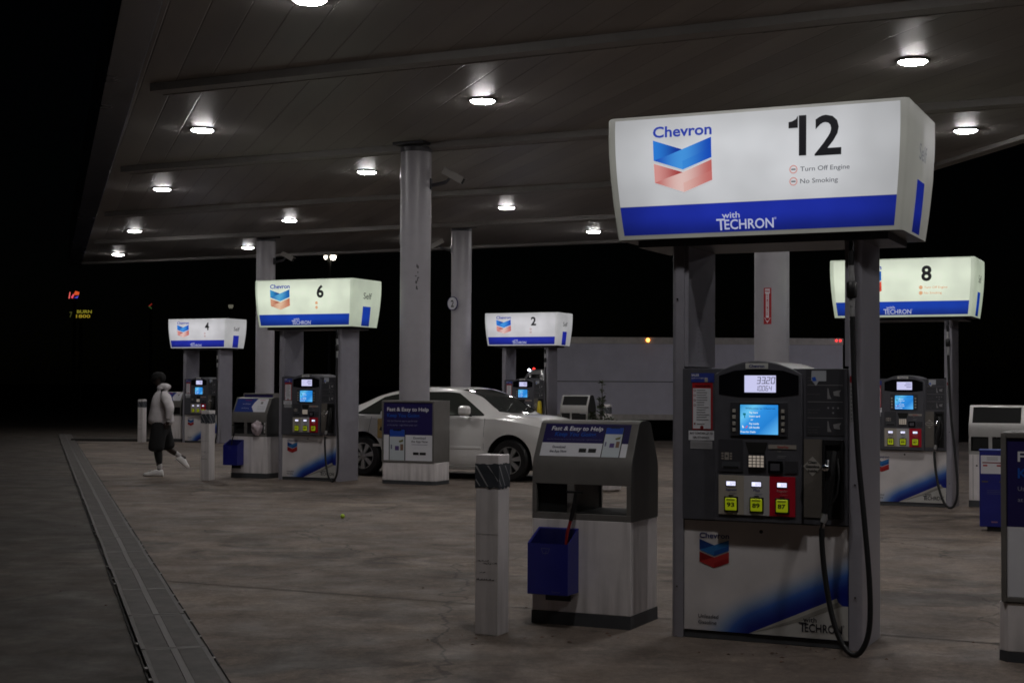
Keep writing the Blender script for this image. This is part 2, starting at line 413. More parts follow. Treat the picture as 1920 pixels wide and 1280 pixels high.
for i, (x, y) in enumerate(lamps):
    lab = 'round white lit lamp in the canopy soffit '+lampnames[i]
    if lamp0 is None:
        t = thing('canopy_lamp', lab, 'ceiling light', (x, y, CZ), ROW, 'lamps set in the canopy soffit')
        q = MB(); q.lathe([(.205, -.001), (.203, -.018), (.19, -.025), (.170, -.025), (.166, -.010)], (0, 0, 0), mat('lamp_housing', (.16, .16, .16), .5), 28); q.build('housing', t, bevel=.006)
        q = MB(); q.lathe([(.162, -.012), (.160, -.027), (.145, -.039), (.10, -.047), (.04, -.050)], (0, 0, 0), M_lens, 28); q.build('lens', t)
        lamp0 = t
    else: dup(lamp0, (x, y, CZ), None, lab)

# ------------------------------------------------------------------ emblem and lettering helpers
def grad(name, c0, c1, half, cx=-.4535):
    m = bpy.data.materials.new(name); m.use_nodes = True; nt = m.node_tree; N = nt.nodes; L = nt.links; b = N['Principled BSDF']
    b.inputs['Base Color'].default_value = (0, 0, 0, 1); b.inputs['Roughness'].default_value = .25; b.inputs['Emission Strength'].default_value = .9
    tc = N.new('ShaderNodeTexCoord'); sp = N.new('ShaderNodeSeparateXYZ'); L.new(tc.outputs['Object'], sp.inputs[0])
    a = N.new('ShaderNodeMath'); a.operation = 'SUBTRACT'; L.new(sp.outputs['X'], a.inputs[0]); a.inputs[1].default_value = cx
    a2 = N.new('ShaderNodeMath'); a2.operation = 'ABSOLUTE'; L.new(a.outputs[0], a2.inputs[0])
    r = N.new('ShaderNodeMapRange'); r.interpolation_type = 'SMOOTHSTEP'; r.inputs[2].default_value = half; L.new(a2.outputs[0], r.inputs[0])
    cr = N.new('ShaderNodeValToRGB'); cr.color_ramp.elements[0].color = (*lin(c0), 1); cr.color_ramp.elements[1].color = (*lin(c1), 1); L.new(r.outputs[0], cr.inputs[0]); L.new(cr.outputs[0], b.inputs['Emission Color'])
    return m
def emblem(q, x0, z0, w, h, fn, cols, e=0.):
    bl1, bl2, bl3, rd1, rd2, rd3 = cols
    def P(pts, m, nz=1): q.poly([(x0+a*w, z0+b*h) for a, b in pts], fn, m)
    P([(0, 1), (.5, .80), (.22, .69), (0, .62)], bl1)
    P([(0, .62), (.22, .69), (.5, .80), (.5, .42)], bl2)
    P([(.5, .80), (1, 1), (1, .80), (.5, .58)], bl2)
    P([(.5, .58), (1, .80), (1, .62), (.5, .42)], bl3)
    P([(0, .56), (.5, .37), (.22, .28), (0, .2)], rd1)
    P([(0, .2), (.22, .28), (.5, .37), (.5, 0)], rd2)
    P([(.5, .37), (1, .58), (1, .38), (.5, .17)], rd2)
    P([(.5, .17), (1, .38), (1, .2), (.5, 0)], rd3)
lit = lambda n, c, s=1.: emit(n, c, s)
EMB_LIT = [grad('lit_deep_blue', (24, 50, 150), (45, 125, 215), .19), grad('lit_blue', (70, 150, 225), (26, 75, 185), .2), grad('lit_mid_blue', (60, 140, 220), (26, 78, 188), .2), grad('lit_brick', (165, 62, 62), (214, 150, 145), .19), grad('lit_pale_rose', (226, 192, 186), (190, 100, 96), .2), grad('lit_rose', (222, 178, 170), (196, 112, 108), .2)]
EMB_WARM = [grad('lit_deep_azure', (15, 60, 140), (60, 150, 205), .19), grad('lit_azure', (90, 170, 215), (20, 90, 170), .2), grad('lit_mid_azure', (75, 160, 210), (25, 95, 175), .2), grad('lit_copper', (165, 88, 66), (215, 160, 130), .19), grad('lit_peach', (228, 190, 160), (190, 115, 88), .2), grad('lit_salmon', (222, 178, 148), (198, 125, 98), .2)]
EMB_RED = EMB_WARM[:3]+[lit('lit_red', (190, 60, 45)), lit('lit_scarlet', (215, 80, 60)), lit('lit_vermilion', (200, 66, 48))]
EMB_PR = [mat('print_deep_blue', (.010, .045, .21), .35), mat('print_blue', (.03, .16, .42), .35), mat('print_mid_blue', (.015, .08, .30), .35),
          mat('print_deep_red', (.22, .01, .012), .35), mat('print_red', (.42, .03, .03), .35), mat('print_mid_red', (.32, .015, .018), .35)]
SEG = {'0': 'abcdef', '1': 'bc', '2': 'abged', '3': 'abgcd', '4': 'fgbc', '5': 'afgcd', '6': 'afgedc', '7': 'abc', '8': 'abcdefg', '9': 'abfgcd'}
def sevenseg(q, s, xr, z, w, h, gap, fn, m):
    x = xr; t = w*.19; sh = .12
    for chh in reversed(s):
        if chh == '.':
            q.rect(x-t*.2, x+t*.9, z, z+t*1.1, fn, m); continue
        x -= w
        for g_ in SEG[chh]:
            a, b, c, d = {'a': (t*.3, w-t*.3, h-t, h), 'd': (t*.3, w-t*.3, 0, t), 'g': (t*.3, w-t*.3, h/2-t/2, h/2+t/2), 'f': (0, t, h/2+t*.2, h-t*.3), 'b': (w-t, w, h/2+t*.2, h-t*.3),
                          'e': (0, t, t*.3, h/2-t*.2), 'c': (w-t, w, t*.3, h/2-t*.2)}[g_]
            q.poly([(x+a+sh*c, z+c), (x+b+sh*c, z+c), (x+b+sh*d, z+d), (x+a+sh*d, z+d)], fn, m)
        x -= gap
def techron(q, x0, x1, z, h, fn, m, wx=None):
    w = x1-x0
    q.text('T', x0, z-h*.06, h*1.18, fn, m, off=.012); q.text('ECHRON', x0+w*.135, z, h, fn, m, w=w*.83, off=.012)
    q.text('with', x0+w*.10, z+h*1.12, h*.62, fn, m, w=w*.30, off=.012)
    q.text('\u00ae', x0+w*.975, z+h*.8, h*.22, fn, m)

# ------------------------------------------------------------------ lower panel material (gradient print)
def panel_material():
    m = bpy.data.materials.new('printed_lower_panel'); m.use_nodes = True; nt = m.node_tree; N = nt.nodes; L = nt.links
    b = N['Principled BSDF']; tc = N.new('ShaderNodeTexCoord'); sp = N.new('ShaderNodeSeparateXYZ'); L.new(tc.outputs['Object'], sp.inputs[0])
    def mt(op, a, bb=0.):
        x = N.new('ShaderNodeMath'); x.operation = op
        for k, v in ((0, a), (1, bb)):
            if isinstance(v, (int, float)): x.inputs[k].default_value = v
            else: L.new(v, x.inputs[k])
        return x.outputs[0]
    # signed distance above the line (-.096,.055)-(.453,.307)
    d = mt('ADD', mt('MULTIPLY', mt('ADD', sp.outputs['X'], .096), -.417), mt('MULTIPLY', mt('SUBTRACT', sp.outputs['Z'], .055), .909))
    r = N.new('ShaderNodeMapRange'); r.interpolation_type = 'SMOOTHSTEP'; r.inputs[1].default_value = .01; r.inputs[2].default_value = .255; r.inputs[3].default_value = 1; r.inputs[4].default_value = 0
    L.new(d, r.inputs[0])
    rx = N.new('ShaderNodeMapRange'); rx.interpolation_type = 'SMOOTHSTEP'; rx.inputs[1].default_value = -.47; rx.inputs[2].default_value = -.08; L.new(sp.outputs['X'], rx.inputs[0])
    f = mt('MULTIPLY', r.outputs[0], rx.outputs[0])
    cr = N.new('ShaderNodeValToRGB'); L.new(f, cr.inputs[0])
    e = cr.color_ramp.elements; e[0].color = (.76, .72, .725, 1); e[0].position = 0; e[1].position = 1; e[1].color = (.008, .018, .22, 1)
    k = e.new(.35); k.color = (.32, .42, .62, 1); k = e.new(.66); k.color = (.05, .14, .50, 1)
    n = N.new('ShaderNodeTexNoise'); n.inputs['Scale'].default_value = 3; n.inputs['Detail'].default_value = 7; L.new(tc.outputs['Object'], n.inputs['Vector'])
    rr = N.new('ShaderNodeMapRange'); rr.inputs[1].default_value = .3; rr.inputs[2].default_value = .7; rr.inputs[3].default_value = .8; rr.inputs[4].default_value = 1.03; L.new(n.outputs['Fac'], rr.inputs[0])
    mx = N.new('ShaderNodeMix'); mx.data_type = 'RGBA'; mx.blend_type = 'MULTIPLY'; mx.inputs[0].default_value = 1
    L.new(cr.outputs[0], mx.inputs[6]); L.new(rr.outputs[0], mx.inputs[7]); L.new(mx.outputs[2], b.inputs['Base Color'])
    b.inputs['Roughness'].default_value = .3
    return m
M_panel = panel_material()

def sign_face_material(name, rgb, strength, edge, band=False):
    """back-lit acrylic: tubes inside make the middle brighter than the rim"""
    m = bpy.data.materials.new(name); m.use_nodes = True; nt = m.node_tree; N = nt.nodes; L = nt.links
    b = N['Principled BSDF']; b.inputs['Base Color'].default_value = (.02, .03, .2, 1) if band else (.30, .30, .30, 1); b.inputs['Roughness'].default_value = 0.5 if 'endcap' in name else .16
    tc = N.new('ShaderNodeTexCoord'); sp = N.new('ShaderNodeSeparateXYZ'); L.new(tc.outputs['Object'], sp.inputs[0])
    def mr(f, a, bb, lo, hi, sm=True):
        r = N.new('ShaderNodeMapRange'); r.interpolation_type = 'SMOOTHSTEP' if sm else 'LINEAR'
        r.inputs[1].default_value = a; r.inputs[2].default_value = bb; r.inputs[3].default_value = lo; r.inputs[4].default_value = hi; L.new(f, r.inputs[0]); return r.outputs[0]
    ab = N.new('ShaderNodeMath'); ab.operation = 'ABSOLUTE'; L.new(sp.outputs['X'], ab.inputs[0])
    fx = mr(ab.outputs[0], .40, .98, 1, edge)
    fz = mr(sp.outputs['Z'], 3.08, 3.31, 1, .80); fz2 = mr(sp.outputs['Z'], 2.55, 2.68 if band else 2.95, .45 if band else .78, 1)
    n = N.new('ShaderNodeTexNoise'); n.inputs['Scale'].default_value = 2.5; L.new(tc.outputs['Object'], n.inputs['Vector'])
    fn = mr(n.outputs['Fac'], .3, .7, .86, 1.06)
    v = fx
    for w in (fz, fz2, fn):
        x = N.new('ShaderNodeMath'); x.operation = 'MULTIPLY'; L.new(v, x.inputs[0]); L.new(w, x.inputs[1]); v = x.outputs[0]
    x = N.new('ShaderNodeMath'); x.operation = 'MULTIPLY'; L.new(v, x.inputs[0]); x.inputs[1].default_value = strength
    b.inputs['Emission Color'].default_value = (*lin(rgb), 1); L.new(x.outputs[0], b.inputs['Emission Strength'])
    return m
# per-sign tints: cool white or greenish white
TINT = {
 'cool': dict(face=sign_face_material('lit_cool_acrylic', (205, 207, 211), .82, .68), cap=sign_face_material('lit_endcap_grey', (170, 170, 160), .34, .9), band=sign_face_material('lit_band_blue', (26, 42, 150), .92, .55, True), emb=EMB_LIT),
 'bright': dict(face=sign_face_material('lit_white_acrylic', (206, 205, 210), .80, .85), cap=sign_face_material('lit_endcap_white', (200, 200, 202), .62, .95), band=sign_face_material('lit_band_violet', (30, 40, 150), .9, .8, True), emb=EMB_LIT),
 'green': dict(face=sign_face_material('lit_green_acrylic', (212, 222, 200), .98, .92), cap=sign_face_material('lit_endcap_green', (200, 212, 188), .70, .95), band=sign_face_material('lit_band_royal', (18, 58, 158), .95, .8, True), emb=EMB_WARM),
}
TINT['greenred'] = dict(TINT['green']); TINT['greenred']['emb'] = EMB_RED
M_num = emit('lit_black_number', (34, 34, 38), .6); M_ltr = emit('lit_blue_letters', (40, 62, 165), .9); M_sm = emit('lit_grey_letters', (92, 94, 100), .9)
M_wl = emit('lit_white_letters', (176, 180, 205), .9); M_icon = emit('lit_icon_red', (205, 150, 145), .9); M_icor = emit('lit_icon_orange', (225, 165, 120), .9)
def inset(z):
    t = (z-2.53)/.78
    K = [(0, .056), (.12, .044), (.3, .028), (.5, .014), (.7, .005), (.85, .002), (1, .003)]
    t = min(1, max(0, t))
    for (a, p), (b, q_) in zip(K, K[1:]):
        if t <= b: return p+(q_-p)*(t-a)/(b-a)
    return K[-1][1]
SX, SY = .958, .47
def FS(off=.003): return lambda x, z: (x*(1-inset(z)/SX), -SY+inset(z)-off, z)
def FSR(off=.003): return lambda y, z: (SX-inset(z)+off, y, z)
def FSL(off=.003): return lambda y, z: (-SX+inset(z)-off, -y, z)
def build_sign(parent, tint, number, small):
    T = TINT[tint]
    q = MB(); rings = [2.53, 2.62, 2.76, 2.92, 3.08, 3.19, 3.298, 3.31]
    vs = []
    for z in rings:
        i = inset(z)+(.008 if z == 3.31 else 0)
        a, b, c = SX-i, SY-i, .022
        for (x, y) in [(-a+c, -b), (a-c, -b), (a, -b+c), (a, b-c), (a-c, b), (-a+c, b), (-a, b-c), (-a, -b+c)]: vs.append((x, y, z))
    fs = []
    for j in range(len(rings)-1):
        for k in range(8): fs.append((j*8+k, j*8+(k+1) % 8, (j+1)*8+(k+1) % 8, (j+1)*8+k))
    q.add(vs, fs, T['cap']); n = len(rings)-1
    q.add([vs[n*8+k] for k in range(8)], [tuple(range(8))], T['cap'])
    q.add([vs[k] for k in range(8)], [tuple(range(7, -1, -1))], M_head2)
    # sheet metal tray under the box
    q.box(-.80, .80, -.31, .31, 2.488, 2.528, M_head)
    sg = q.build('illuminated_sign', parent, smooth=50); sg.location = (-.03, 0, 0)
    q = MB()
    for sgn, F in ((1, FS(.002)), (-1, lambda x, z: (-x*(1-inset(z)/SX), SY-inset(z)+.002, z))):
        q.rect(-.905, .905, 2.738, 3.29, F, T['face'], 12, 8)
    q.build('face_panel', sg, smooth=50)
    q = MB()
    for F in (FS(.0025), lambda x, z: (-x*(1-inset(z)/SX), SY-inset(z)+.0025, z)): q.rect(-.905, .905, 2.556, 2.736, F, T['band'], 12, 4)
    for F in (FSR(), FSL()): q.rect(-.125, .125, 2.545, 2.865, F, T['band'], 2, 6)
    q.build('blue_band', sg, smooth=50)
    F = FS(.005)
    q = MB(); emblem(q, -.646, 2.815, .385, .335, FS(.0075), T['emb']); q.build('emblem', sg, smooth=0)
    q = MB(); q.text('Chevron', -.646, 3.168, .070, F, M_ltr, w=.388, off=.022)
    q.build('brand_lettering', sg, smooth=0)
    q = MB(); techron(q, -.25, .147, 2.572, .062, F, M_wl); q.build('slogan_lettering', sg, smooth=0)
    for F2 in (FSR(.005), FSL(.005)): q = MB(); q.text('Self', 0, 2.99, .105, F2, M_sm if tint == 'cool' else M_num, w=.26, al='c', off=.004); q.build('side_lettering', sg, smooth=0)
    q = MB()
    icz = (2.918, 2.845)
    for z in icz:
        q.disc(.262, z, .026, F, M_icor if 'green' in tint else M_icon, ri=.019); q.rect(.248, .276, z-.004, z+.004, F, M_icor if 'green' in tint else M_sm)
        if 'green' in tint: q.disc(.262, z, .017, F, M_icor)
    if small:
        c = M_sm if tint == 'cool' else M_icor
        q.text('Turn Off Engine', .305, 2.904, .029, F, c, w=.305, off=.006); q.text('No Smoking', .305, 2.831, .029, F, c, w=.235, off=.006)
    q.build('notice', sg, smooth=0)
    q = MB()
    if number == '12': 
        q.text('2', .475, 2.998, .245, F, M_num, w=.163, al='c', off=.018)
        q.rect(.296, .342, 2.998, 3.243, FS(.007), M_num, 1, 8); q.poly([(.290, 3.243), (.278, 3.222), (.255, 3.210), (.232, 3.206), (.232, 3.168), (.290, 3.168)], FS(.0075), M_num)
    else: q.text(number, .335, 3.01, .20, F, M_num, w=.135, al='c', off=.03)
    q.build('number', sg, smooth=0)
    if number == '12':
        q = MB(); q.box(-.1, .08, -.05, .05, 3.312, 3.345, M_head2); q.build('cap_bracket', sg)
    return sg

M_screen = None
def screen_material():
    m = bpy.data.materials.new('lit_blue_screen'); m.use_nodes = True; nt = m.node_tree; N = nt.nodes; L = nt.links
    b = N['Principled BSDF']; b.inputs['Base Color'].default_value = (.01, .01, .01, 1); b.inputs['Roughness'].default_value = .2
    tc = N.new('ShaderNodeTexCoord'); sp = N.new('ShaderNodeSeparateXYZ'); L.new(tc.outputs['Object'], sp.inputs[0])
    a = N.new('ShaderNodeMath'); a.operation = 'MULTIPLY_ADD'; L.new(sp.outputs['X'], a.inputs[0]); a.inputs[1].default_value = -.9; L.new(sp.outputs['Z'], a.inputs[2])
    r = N.new('ShaderNodeMapRange'); r.inputs[1].default_value = 1.22; r.inputs[2].default_value = 1.58; L.new(a.outputs[0], r.inputs[0])
    cr = N.new('ShaderNodeValToRGB'); L.new(r.outputs[0], cr.inputs[0]); e = cr.color_ramp.elements
    e[0].color = (*lin((90, 175, 235)), 1); e[1].color = (*lin((60, 150, 210)), 1)
    k = e.new(.3); k.color = (*lin((35, 125, 205)), 1); k = e.new(.6); k.color = (*lin((45, 140, 220)), 1); k = e.new(.8); k.color = (*lin((100, 190, 235)), 1)
    L.new(cr.outputs[0], b.inputs['Emission Color']); b.inputs['Emission Strength'].default_value = 1.05
    return m
M_screen = screen_material()
M_lcd = emit('lit_lcd', (196, 196, 232), 1.05, 0, .2); M_lcdd = emit('lcd_digit', (52, 52, 72), .8); M_swt = emit('screen_white_text', (225, 240, 250), .95)
M_sdt = emit('screen_dark_text', (20, 60, 110), 1.); M_key = emit('lit_keypad_key', (190, 178, 165), .45, .5, .35); M_btn = mat('beige_button', (.42, .40, .36), .5)
M_lab = mat('beige_label', (.33, .30, .27), .5); M_tan = mat('tan_inlay', (.15, .135, .12), .5, vary=.1)
def head_arch():
    pts = [(-.30, .752), (.25, .752), (.25, 1.66)]
    for k in range(13):
        a = k/12; x = .25-.55*a; pts.append((x, 1.668+.085*math.sin(math.pi*a)**.8))
    pts.append((-.30, 1.66))
    return pts
def cam_(pts, n=6):
    """Catmull-Rom through points"""
    P = [Vector(p) for p in pts]; P = [P[0]*2-P[1]]+P+[P[-1]*2-P[-2]]; out = []
    for i in range(1, len(P)-2):
        for k in range(n):
            t = k/n; a, b, c, d = P[i-1:i+3]
            out.append(.5*((2*b)+(c-a)*t+(2*a-5*b+4*c-d)*t*t+(3*b-a-3*c+d)*t**3))
    out.append(P[-2]); return out
def build_pump(loc, number, tint, small, label, detail=True):
    t = thing('fuel_pump', label, 'fuel pump', (*loc, .004), ROW, 'illuminated fuel pumps under the canopy')
    for s in (-1, 1):       # deep side posts with a rounded outer front edge
        x0, x1 = (-.605, -.523) if s < 0 else (.529, .605)
        r = .035; P = []
        xo, xi = (x0, x1) if s < 0 else (x1, x0)
        arc = [(xo-s*r+s*r*math.cos(a), -.30+r-r*math.sin(a)) for a in [k*math.pi/2/6 for k in range(7)]]
        arcb = [(xo-s*r+s*r*math.cos(a), .30-r+r*math.sin(a)) for a in [k*math.pi/2/6 for k in range(7)]]
        P = arc+[(xi, -.30), (xi, .30)]+list(reversed(arcb))
        if s < 0: P = P[::-1]
        q = MB(); q.prism(P, 0, 2.50, M_post, 'z')
        po = q.build('post', t, smooth=35)
        q = MB()
        for yy in (-.12, .12): q.box(*( (x1, x1+.004) if s < 0 else (x0-.004, x0) ), yy-.004, yy+.004, 1.75, 2.48, M_head2)
        # upper inner lining, wider than the lower post
        q.box(*((x1+.0005, x1+.026) if s < 0 else (x0-.026, x0-.0005)), -.285, .285, 1.72, 2.487, M_post)
        q.build('inner_lining', po, smooth=0)
    for (px, pz) in ((-.565, .32), (-.565, 2.15), (.567, .32), (.567, 1.0)):
        q = MB(); q.lathe([(.006, -.004), (.006, .004)], (px, -.303, pz), M_chrome, 8, 'y'); q.build('post_bolt', t)
    q = MB(); q.box(-.52, .526, -.285, .285, 0, .05, M_skirt); q.build('plinth', t, bevel=.004)
    q = MB(); q.box(-.52, .526, -.293, .293, .052, .745, M_panel); pan = q.build('lower_panel', t, bevel=.003)
    F = FY(-.2955)
    q = MB(); emblem(q, -.418, .449, .193, .178, F, EMB_PR); q.build('emblem', pan, smooth=0)
    q = MB(); curl = mat('print_paper_white', (.50, .49, .47), .35); curl2 = mat('print_paper_shade', (.27, .26, .24), .35); curl3 = mat('print_paper_light', (.42, .41, .37), .35)
    q.poly([(-.096, .055), (.524, .055), (.524, .262), (.49, .262), (.30, .205), (.10, .128)], F, curl)
    F1 = FY(-.2965)
    q.poly([(-.096, .055), (.16, .172), (.453, .307), (.462, .285), (.20, .165)], F1, curl3)
    q.poly([(-.096, .055), (.20, .165), (.462, .285), (.49, .262), (.22, .150), (.02, .085)], F1, curl2)
    q.build('page_curl_print', pan, smooth=0)
    q = MB(); F2 = FY(-.298); blk = mat('print_charcoal', (.02, .02, .03), .4)
    q.text('Chevron', -.418, .636, .034, F, mat('print_letter_blue', (.012, .025, .16), .4), w=.194, off=.02); q.build('brand_lettering', pan, smooth=0)
    q = MB(); q.text('Unleaded', -.425, .132, .024, F, blk, w=.132, off=.008); q.text('Gasoline', -.425, .094, .024, F, blk, w=.12, off=.008); q.build('fuel_lettering', pan, smooth=0)
    q = MB(); techron(q, .219, .497, .094, .052, F2, blk); q.build('slogan_lettering', pan, smooth=0)
    q = MB(); q.disc(-.018, .69, .012, F, mat('key_lock', (.05, .045, .04), .4)); q.build('key_lock', pan, smooth=0)
    # head
    q = MB(); q.box(-.522, .526, -.325, .325, .752, 1.705, M_head)
    q.box(-.522, .526, -.30, .30, .745, .752, M_black)
    hd = q.build('head_housing', t, bevel=.012)
    q = MB(); q.prism(head_arch(), -.362, .362, M_head, 'y'); q.build('center_console', hd, bevel=.008)
    yc = -.3645; F = FY(yc); F1 = FY(yc-.0015); F2 = FY(yc-.003)
    # display hood
    q = MB(); P = [(-.270, 1.545), (-.14, 1.528), (.10, 1.528), (.236, 1.545), (.236, 1.66), (.14, 1.692), (-.02, 1.702), (-.17, 1.692), (-.270, 1.66)]
    q.poly(P, F, M_gloss); dp = q.build('display_window', hd, smooth=0)
    q = MB(); q.rect(-.105, .094, 1.557, 1.662, F1, M_lcd); q.build('price_display', dp, smooth=0)
    if number == '12':
        q = MB(); sevenseg(q, '33.20', .086, 1.610, .024, .042, .006, F2, M_lcdd); sevenseg(q, '10.064', .066, 1.566, .0165, .032, .005, F2, M_lcdd)
        q.build('digits', dp, smooth=0)
    else:
        q = MB()
        for zz in (1.635, 1.61, 1.585): q.rect(-.02, .08, zz, zz+.012, F2, emit('lcd_faint', (150, 150, 185), .9))
        q.build('digits', dp, smooth=0)
    q = MB(); q.box(-.098, .045, yc-.004, yc, 1.703, 1.738, mat('plate_white', (.55, .55, .53), .4)); q.text('Chevron', -.0265, 1.7115, .018, FY(yc-.0055), mat('print_letter_blue', (0, 0, 0)), w=.098, al='c', off=.03); q.build('brand_plate', hd, smooth=0)
    # touch screen and its buttons
    q = MB(); q.box(-.195, .168, yc-.006, yc, 1.285, 1.497, M_head2); sc = q.build('screen_bezel', hd, bevel=.004)
    ys_ = yc-.0085; Fs = FY(ys_); Fst = FY(ys_-.002)
    q = MB(); q.box(-.138, .118, yc-.0075, yc-.006, 1.289, 1.488, M_black); q.rect(-.13, .11, 1.297, 1.48, Fs, M_screen); s_ = q.build('screen', sc, smooth=0)
    q = MB()
    q.text('Welcome to Chevron', -.002, 1.453, .011, Fst, M_sdt, w=.19, al='c', off=.01)
    for (tx, ty, xx) in (('Pay here', 1.427, -.072), ('Insert card', 1.404, -.072), ('or', 1.383, -.062), ('Pay inside', 1.358, -.072), ('Lift handle', 1.335, -.072), ('Press for Debit', 1.307, -.128)):
        q.text(tx, xx, ty, .0115, Fst, M_swt, off=.02)
    q.rect(-.112, -.094, 1.415, 1.428, Fst, emit('screen_teal', (20, 110, 130))); q.rect(-.104, -.098, 1.398, 1.416, Fst, emit('screen_teal', (20, 110, 130)))
    q.poly([(-.115, 1.335), (-.118, 1.352), (-.112, 1.35), (-.104, 1.338)], Fst, M_swt); q.poly([(-.10, 1.335), (-.086, 1.352), (-.08, 1.347), (-.09, 1.335)], Fst, emit('screen_pink', (190, 90, 130)))
    q.build('screen_text', sc, smooth=0)
    for xx in (-.17, .14):
        for zz in (1.442, 1.4025, 1.363, 1.3236):
            q = MB(); q.box(xx-.010, xx+.010, yc-.012, yc-.006, zz-.011, zz+.011, M_btn); q.build('soft_key', sc, bevel=.002)
    # card area
    q = MB(); q.box(-.272, -.115, yc-.003, yc, 1.062, 1.262, M_head2); q.box(-.249, -.134, yc-.004, yc-.003, 1.085, 1.123, mat('card_slot_plate', (.07, .075, .085), .4)); q.rect(-.24, -.142, 1.083, 1.096, FY(yc-.0055), M_dk)
    for i in range(3):
        for j in (0, 2): q.rect(-.252+j*.027, -.238+j*.027, 1.138+i*.016, 1.148+i*.016, FY(yc-.005), M_lab)
    q.rect(-.232, -.204, 1.136, 1.182, FY(yc-.0045), M_lab); q.disc(-.218, 1.159, .007, FY(yc-.006), M_head2); q.build('card_reader', hd, smooth=0)
    q = MB(); q.poly([(-.10, 1.248), (.042, 1.248), (.022, 1.178), (-.078, 1.178)], F, M_dk); q.box(-.082, .028, yc-.012, yc, 1.088, 1.172, M_head2)
    q.build('keypad_hood', hd, smooth=0)
    q = MB()
    for i in range(4):
        for j in range(4):
            x = -.073+j*.025; z = 1.096+i*.0185; q.box(x, x+.018, yc-.018, yc-.0125, z, z+.0135, M_key)
    q.build('keypad', hd, smooth=0)
    q = MB(); q.rect(.047, .222, 1.210, 1.236, F1, M_lab); q.text('EasyPay', .14, 1.217, .012, F2, M_red, w=.07, al='c', off=.02)
    q.text('TAP', .115, 1.19, .010, F1, M_lab, al='c'); q.rect(.10, .15, 1.155, 1.158, F1, M_pgrey); q.rect(.105, .16, 1.165, 1.168, F1, M_pgrey)
    q.box(.047, .137, yc-.008, yc, 1.062, 1.135, M_gloss); q.box(.150, .232, yc-.003, yc, 1.062, 1.135, M_head2); q.rect(.062, .12, 1.075, 1.12, FY(yc-.0095), M_head); q.build('contactless_reader', hd, smooth=0)
    # grade selectors
    cols3 = [(-.270, -.107, mat('beige_panel', (.42, .38, .33), .4), 'Supreme', '93'), (-.107, .055, mat('pale_grey_panel', (.47, .46, .48), .4), 'Plus', '89'), (.055, .216, mat('red_panel', (.50, .01, .03), .35), 'Regular', '87')]
    for i, (a, b, m, nm, oc) in enumerate(cols3):
        q = MB(); q.box(a+.0005, b-.0005, yc-.0055, yc, .797, 1.04, m); c = (a+b)/2; Fg = FY(yc-.0075)
        ink = mat('print_indigo', (.03, .04, .22), .4) if i < 2 else M_dred
        if i == 2: ink = mat('print_light_red', (.62, .25, .25), .4)
        q.text(nm, c, .945, .016, Fg, ink, w=.07 if i != 1 else .042, al='c', off=.012, shear=.15); q.text('Unleaded', c+.012, .925, .009, Fg, ink, w=.045, al='c'); q.rect(c-.016, c+.016, .912, .917, Fg, M_pblack)
        gp = q.build('grade_panel', hd, bevel=.0, smooth=0)
        q = MB(); q.box(c-.034, c+.032, yc-.0085, yc-.0058, .972, 1.006, M_gloss); q.rect(c-.030, c+.028, .976, 1.002, FY(yc-.0095), emit('lit_unit_price', (225, 225, 255), 1.3))
        sevenseg(q, '3.29', c+.022, .981, .0085, .016, .003, FY(yc-.0115), emit('unit_price_digit', (130, 130, 170), .9)); q.build('unit_price_display', gp, smooth=0)
        q = MB(); q.box(c-.045, c+.045, yc-.0085, yc-.0058, .812, .908, M_black); q.build('button_surround', gp, bevel=.012)
        q = MB(); q.box(c-.037, c+.037, yc-.020, yc-.0088, .822, .900, M_yel); q.rect(c-.026, c+.026, .884, .893, FY(yc-.0215), mat('olive_print', (.35, .40, .02), .5))
        if detail or True: q.text(oc, c, .846, .027, FY(yc-.0215), M_pblack, w=.048, al='c', off=.03)
        q.build('grade_button', gp, bevel=.010)
    # instruction column and nozzle boot
    yr = -.3275; Fr = FY(yr)
    q = MB(); q.box(.272, .507, yr, -.3255, 1.295, 1.700, M_head2)
    for z in (1.602, 1.50, 1.402): q.rect(.282, .50, z, z+.003, FY(yr-.0012), M_pgrey)
    Fi = FY(yr-.0015); dim = mat('dim_print', (.13, .13, .135), .5)
    for (z, lines) in ((1.645, 3), (1.545, 1), (1.45, 2), (1.345, 3)):
        for k in range(lines): q.text(['Remove nozzle', 'select grade', 'begin fueling'][k], .284, z-k*.017, .009, Fi, dim)
    for z in (1.52, 1.32):
        q.poly([(.405, z), (.430, z), (.418, z+.025), (.411, z+.065), (.405, z+.065)], Fi, M_pgrey); q.poly([(.445, z+.02), (.482, z+.015), (.478, z+.035), (.490, z+.055), (.44, z+.045)], Fi, M_pgrey)
    for a, b in ((.41, 1.465), (.44, 1.465), (.47, 1.465), (.44, 1.435)): q.disc(a, b, .006, Fi, M_pgrey)
    q.poly([(.308, 1.692), (.398, 1.692), (.398, 1.628), (.352, 1.628), (.335, 1.60), (.305, 1.635)], FY(yr-.002), mat('torn_sticker', (.40, .42, .46), .5)); q.poly([(.31, 1.65), (.33, 1.655), (.34, 1.63), (.315, 1.628)], FY(yr-.0035), M_pblue)
    q.build('instruction_panel', hd, smooth=0)
    q = MB(); q.box(.26, .372, -.331, -.3255, .795, 1.272, M_tan); q.poly([(.256, 1.107), (.314, 1.168), (.372, 1.107), (.314, 1.046)], FY(-.3335), mat('diamond_sticker', (.36, .34, .31), .5))
    for k, (tx, w) in enumerate((('Clean', .055), ('Gasoline', .085), ('Inside', .055))): q.text(tx, .314, 1.125-k*.026, .017, FY(-.335), M_pblack, w=w, al='c', off=.03)
    q.build('inlay_panel', hd, smooth=0)
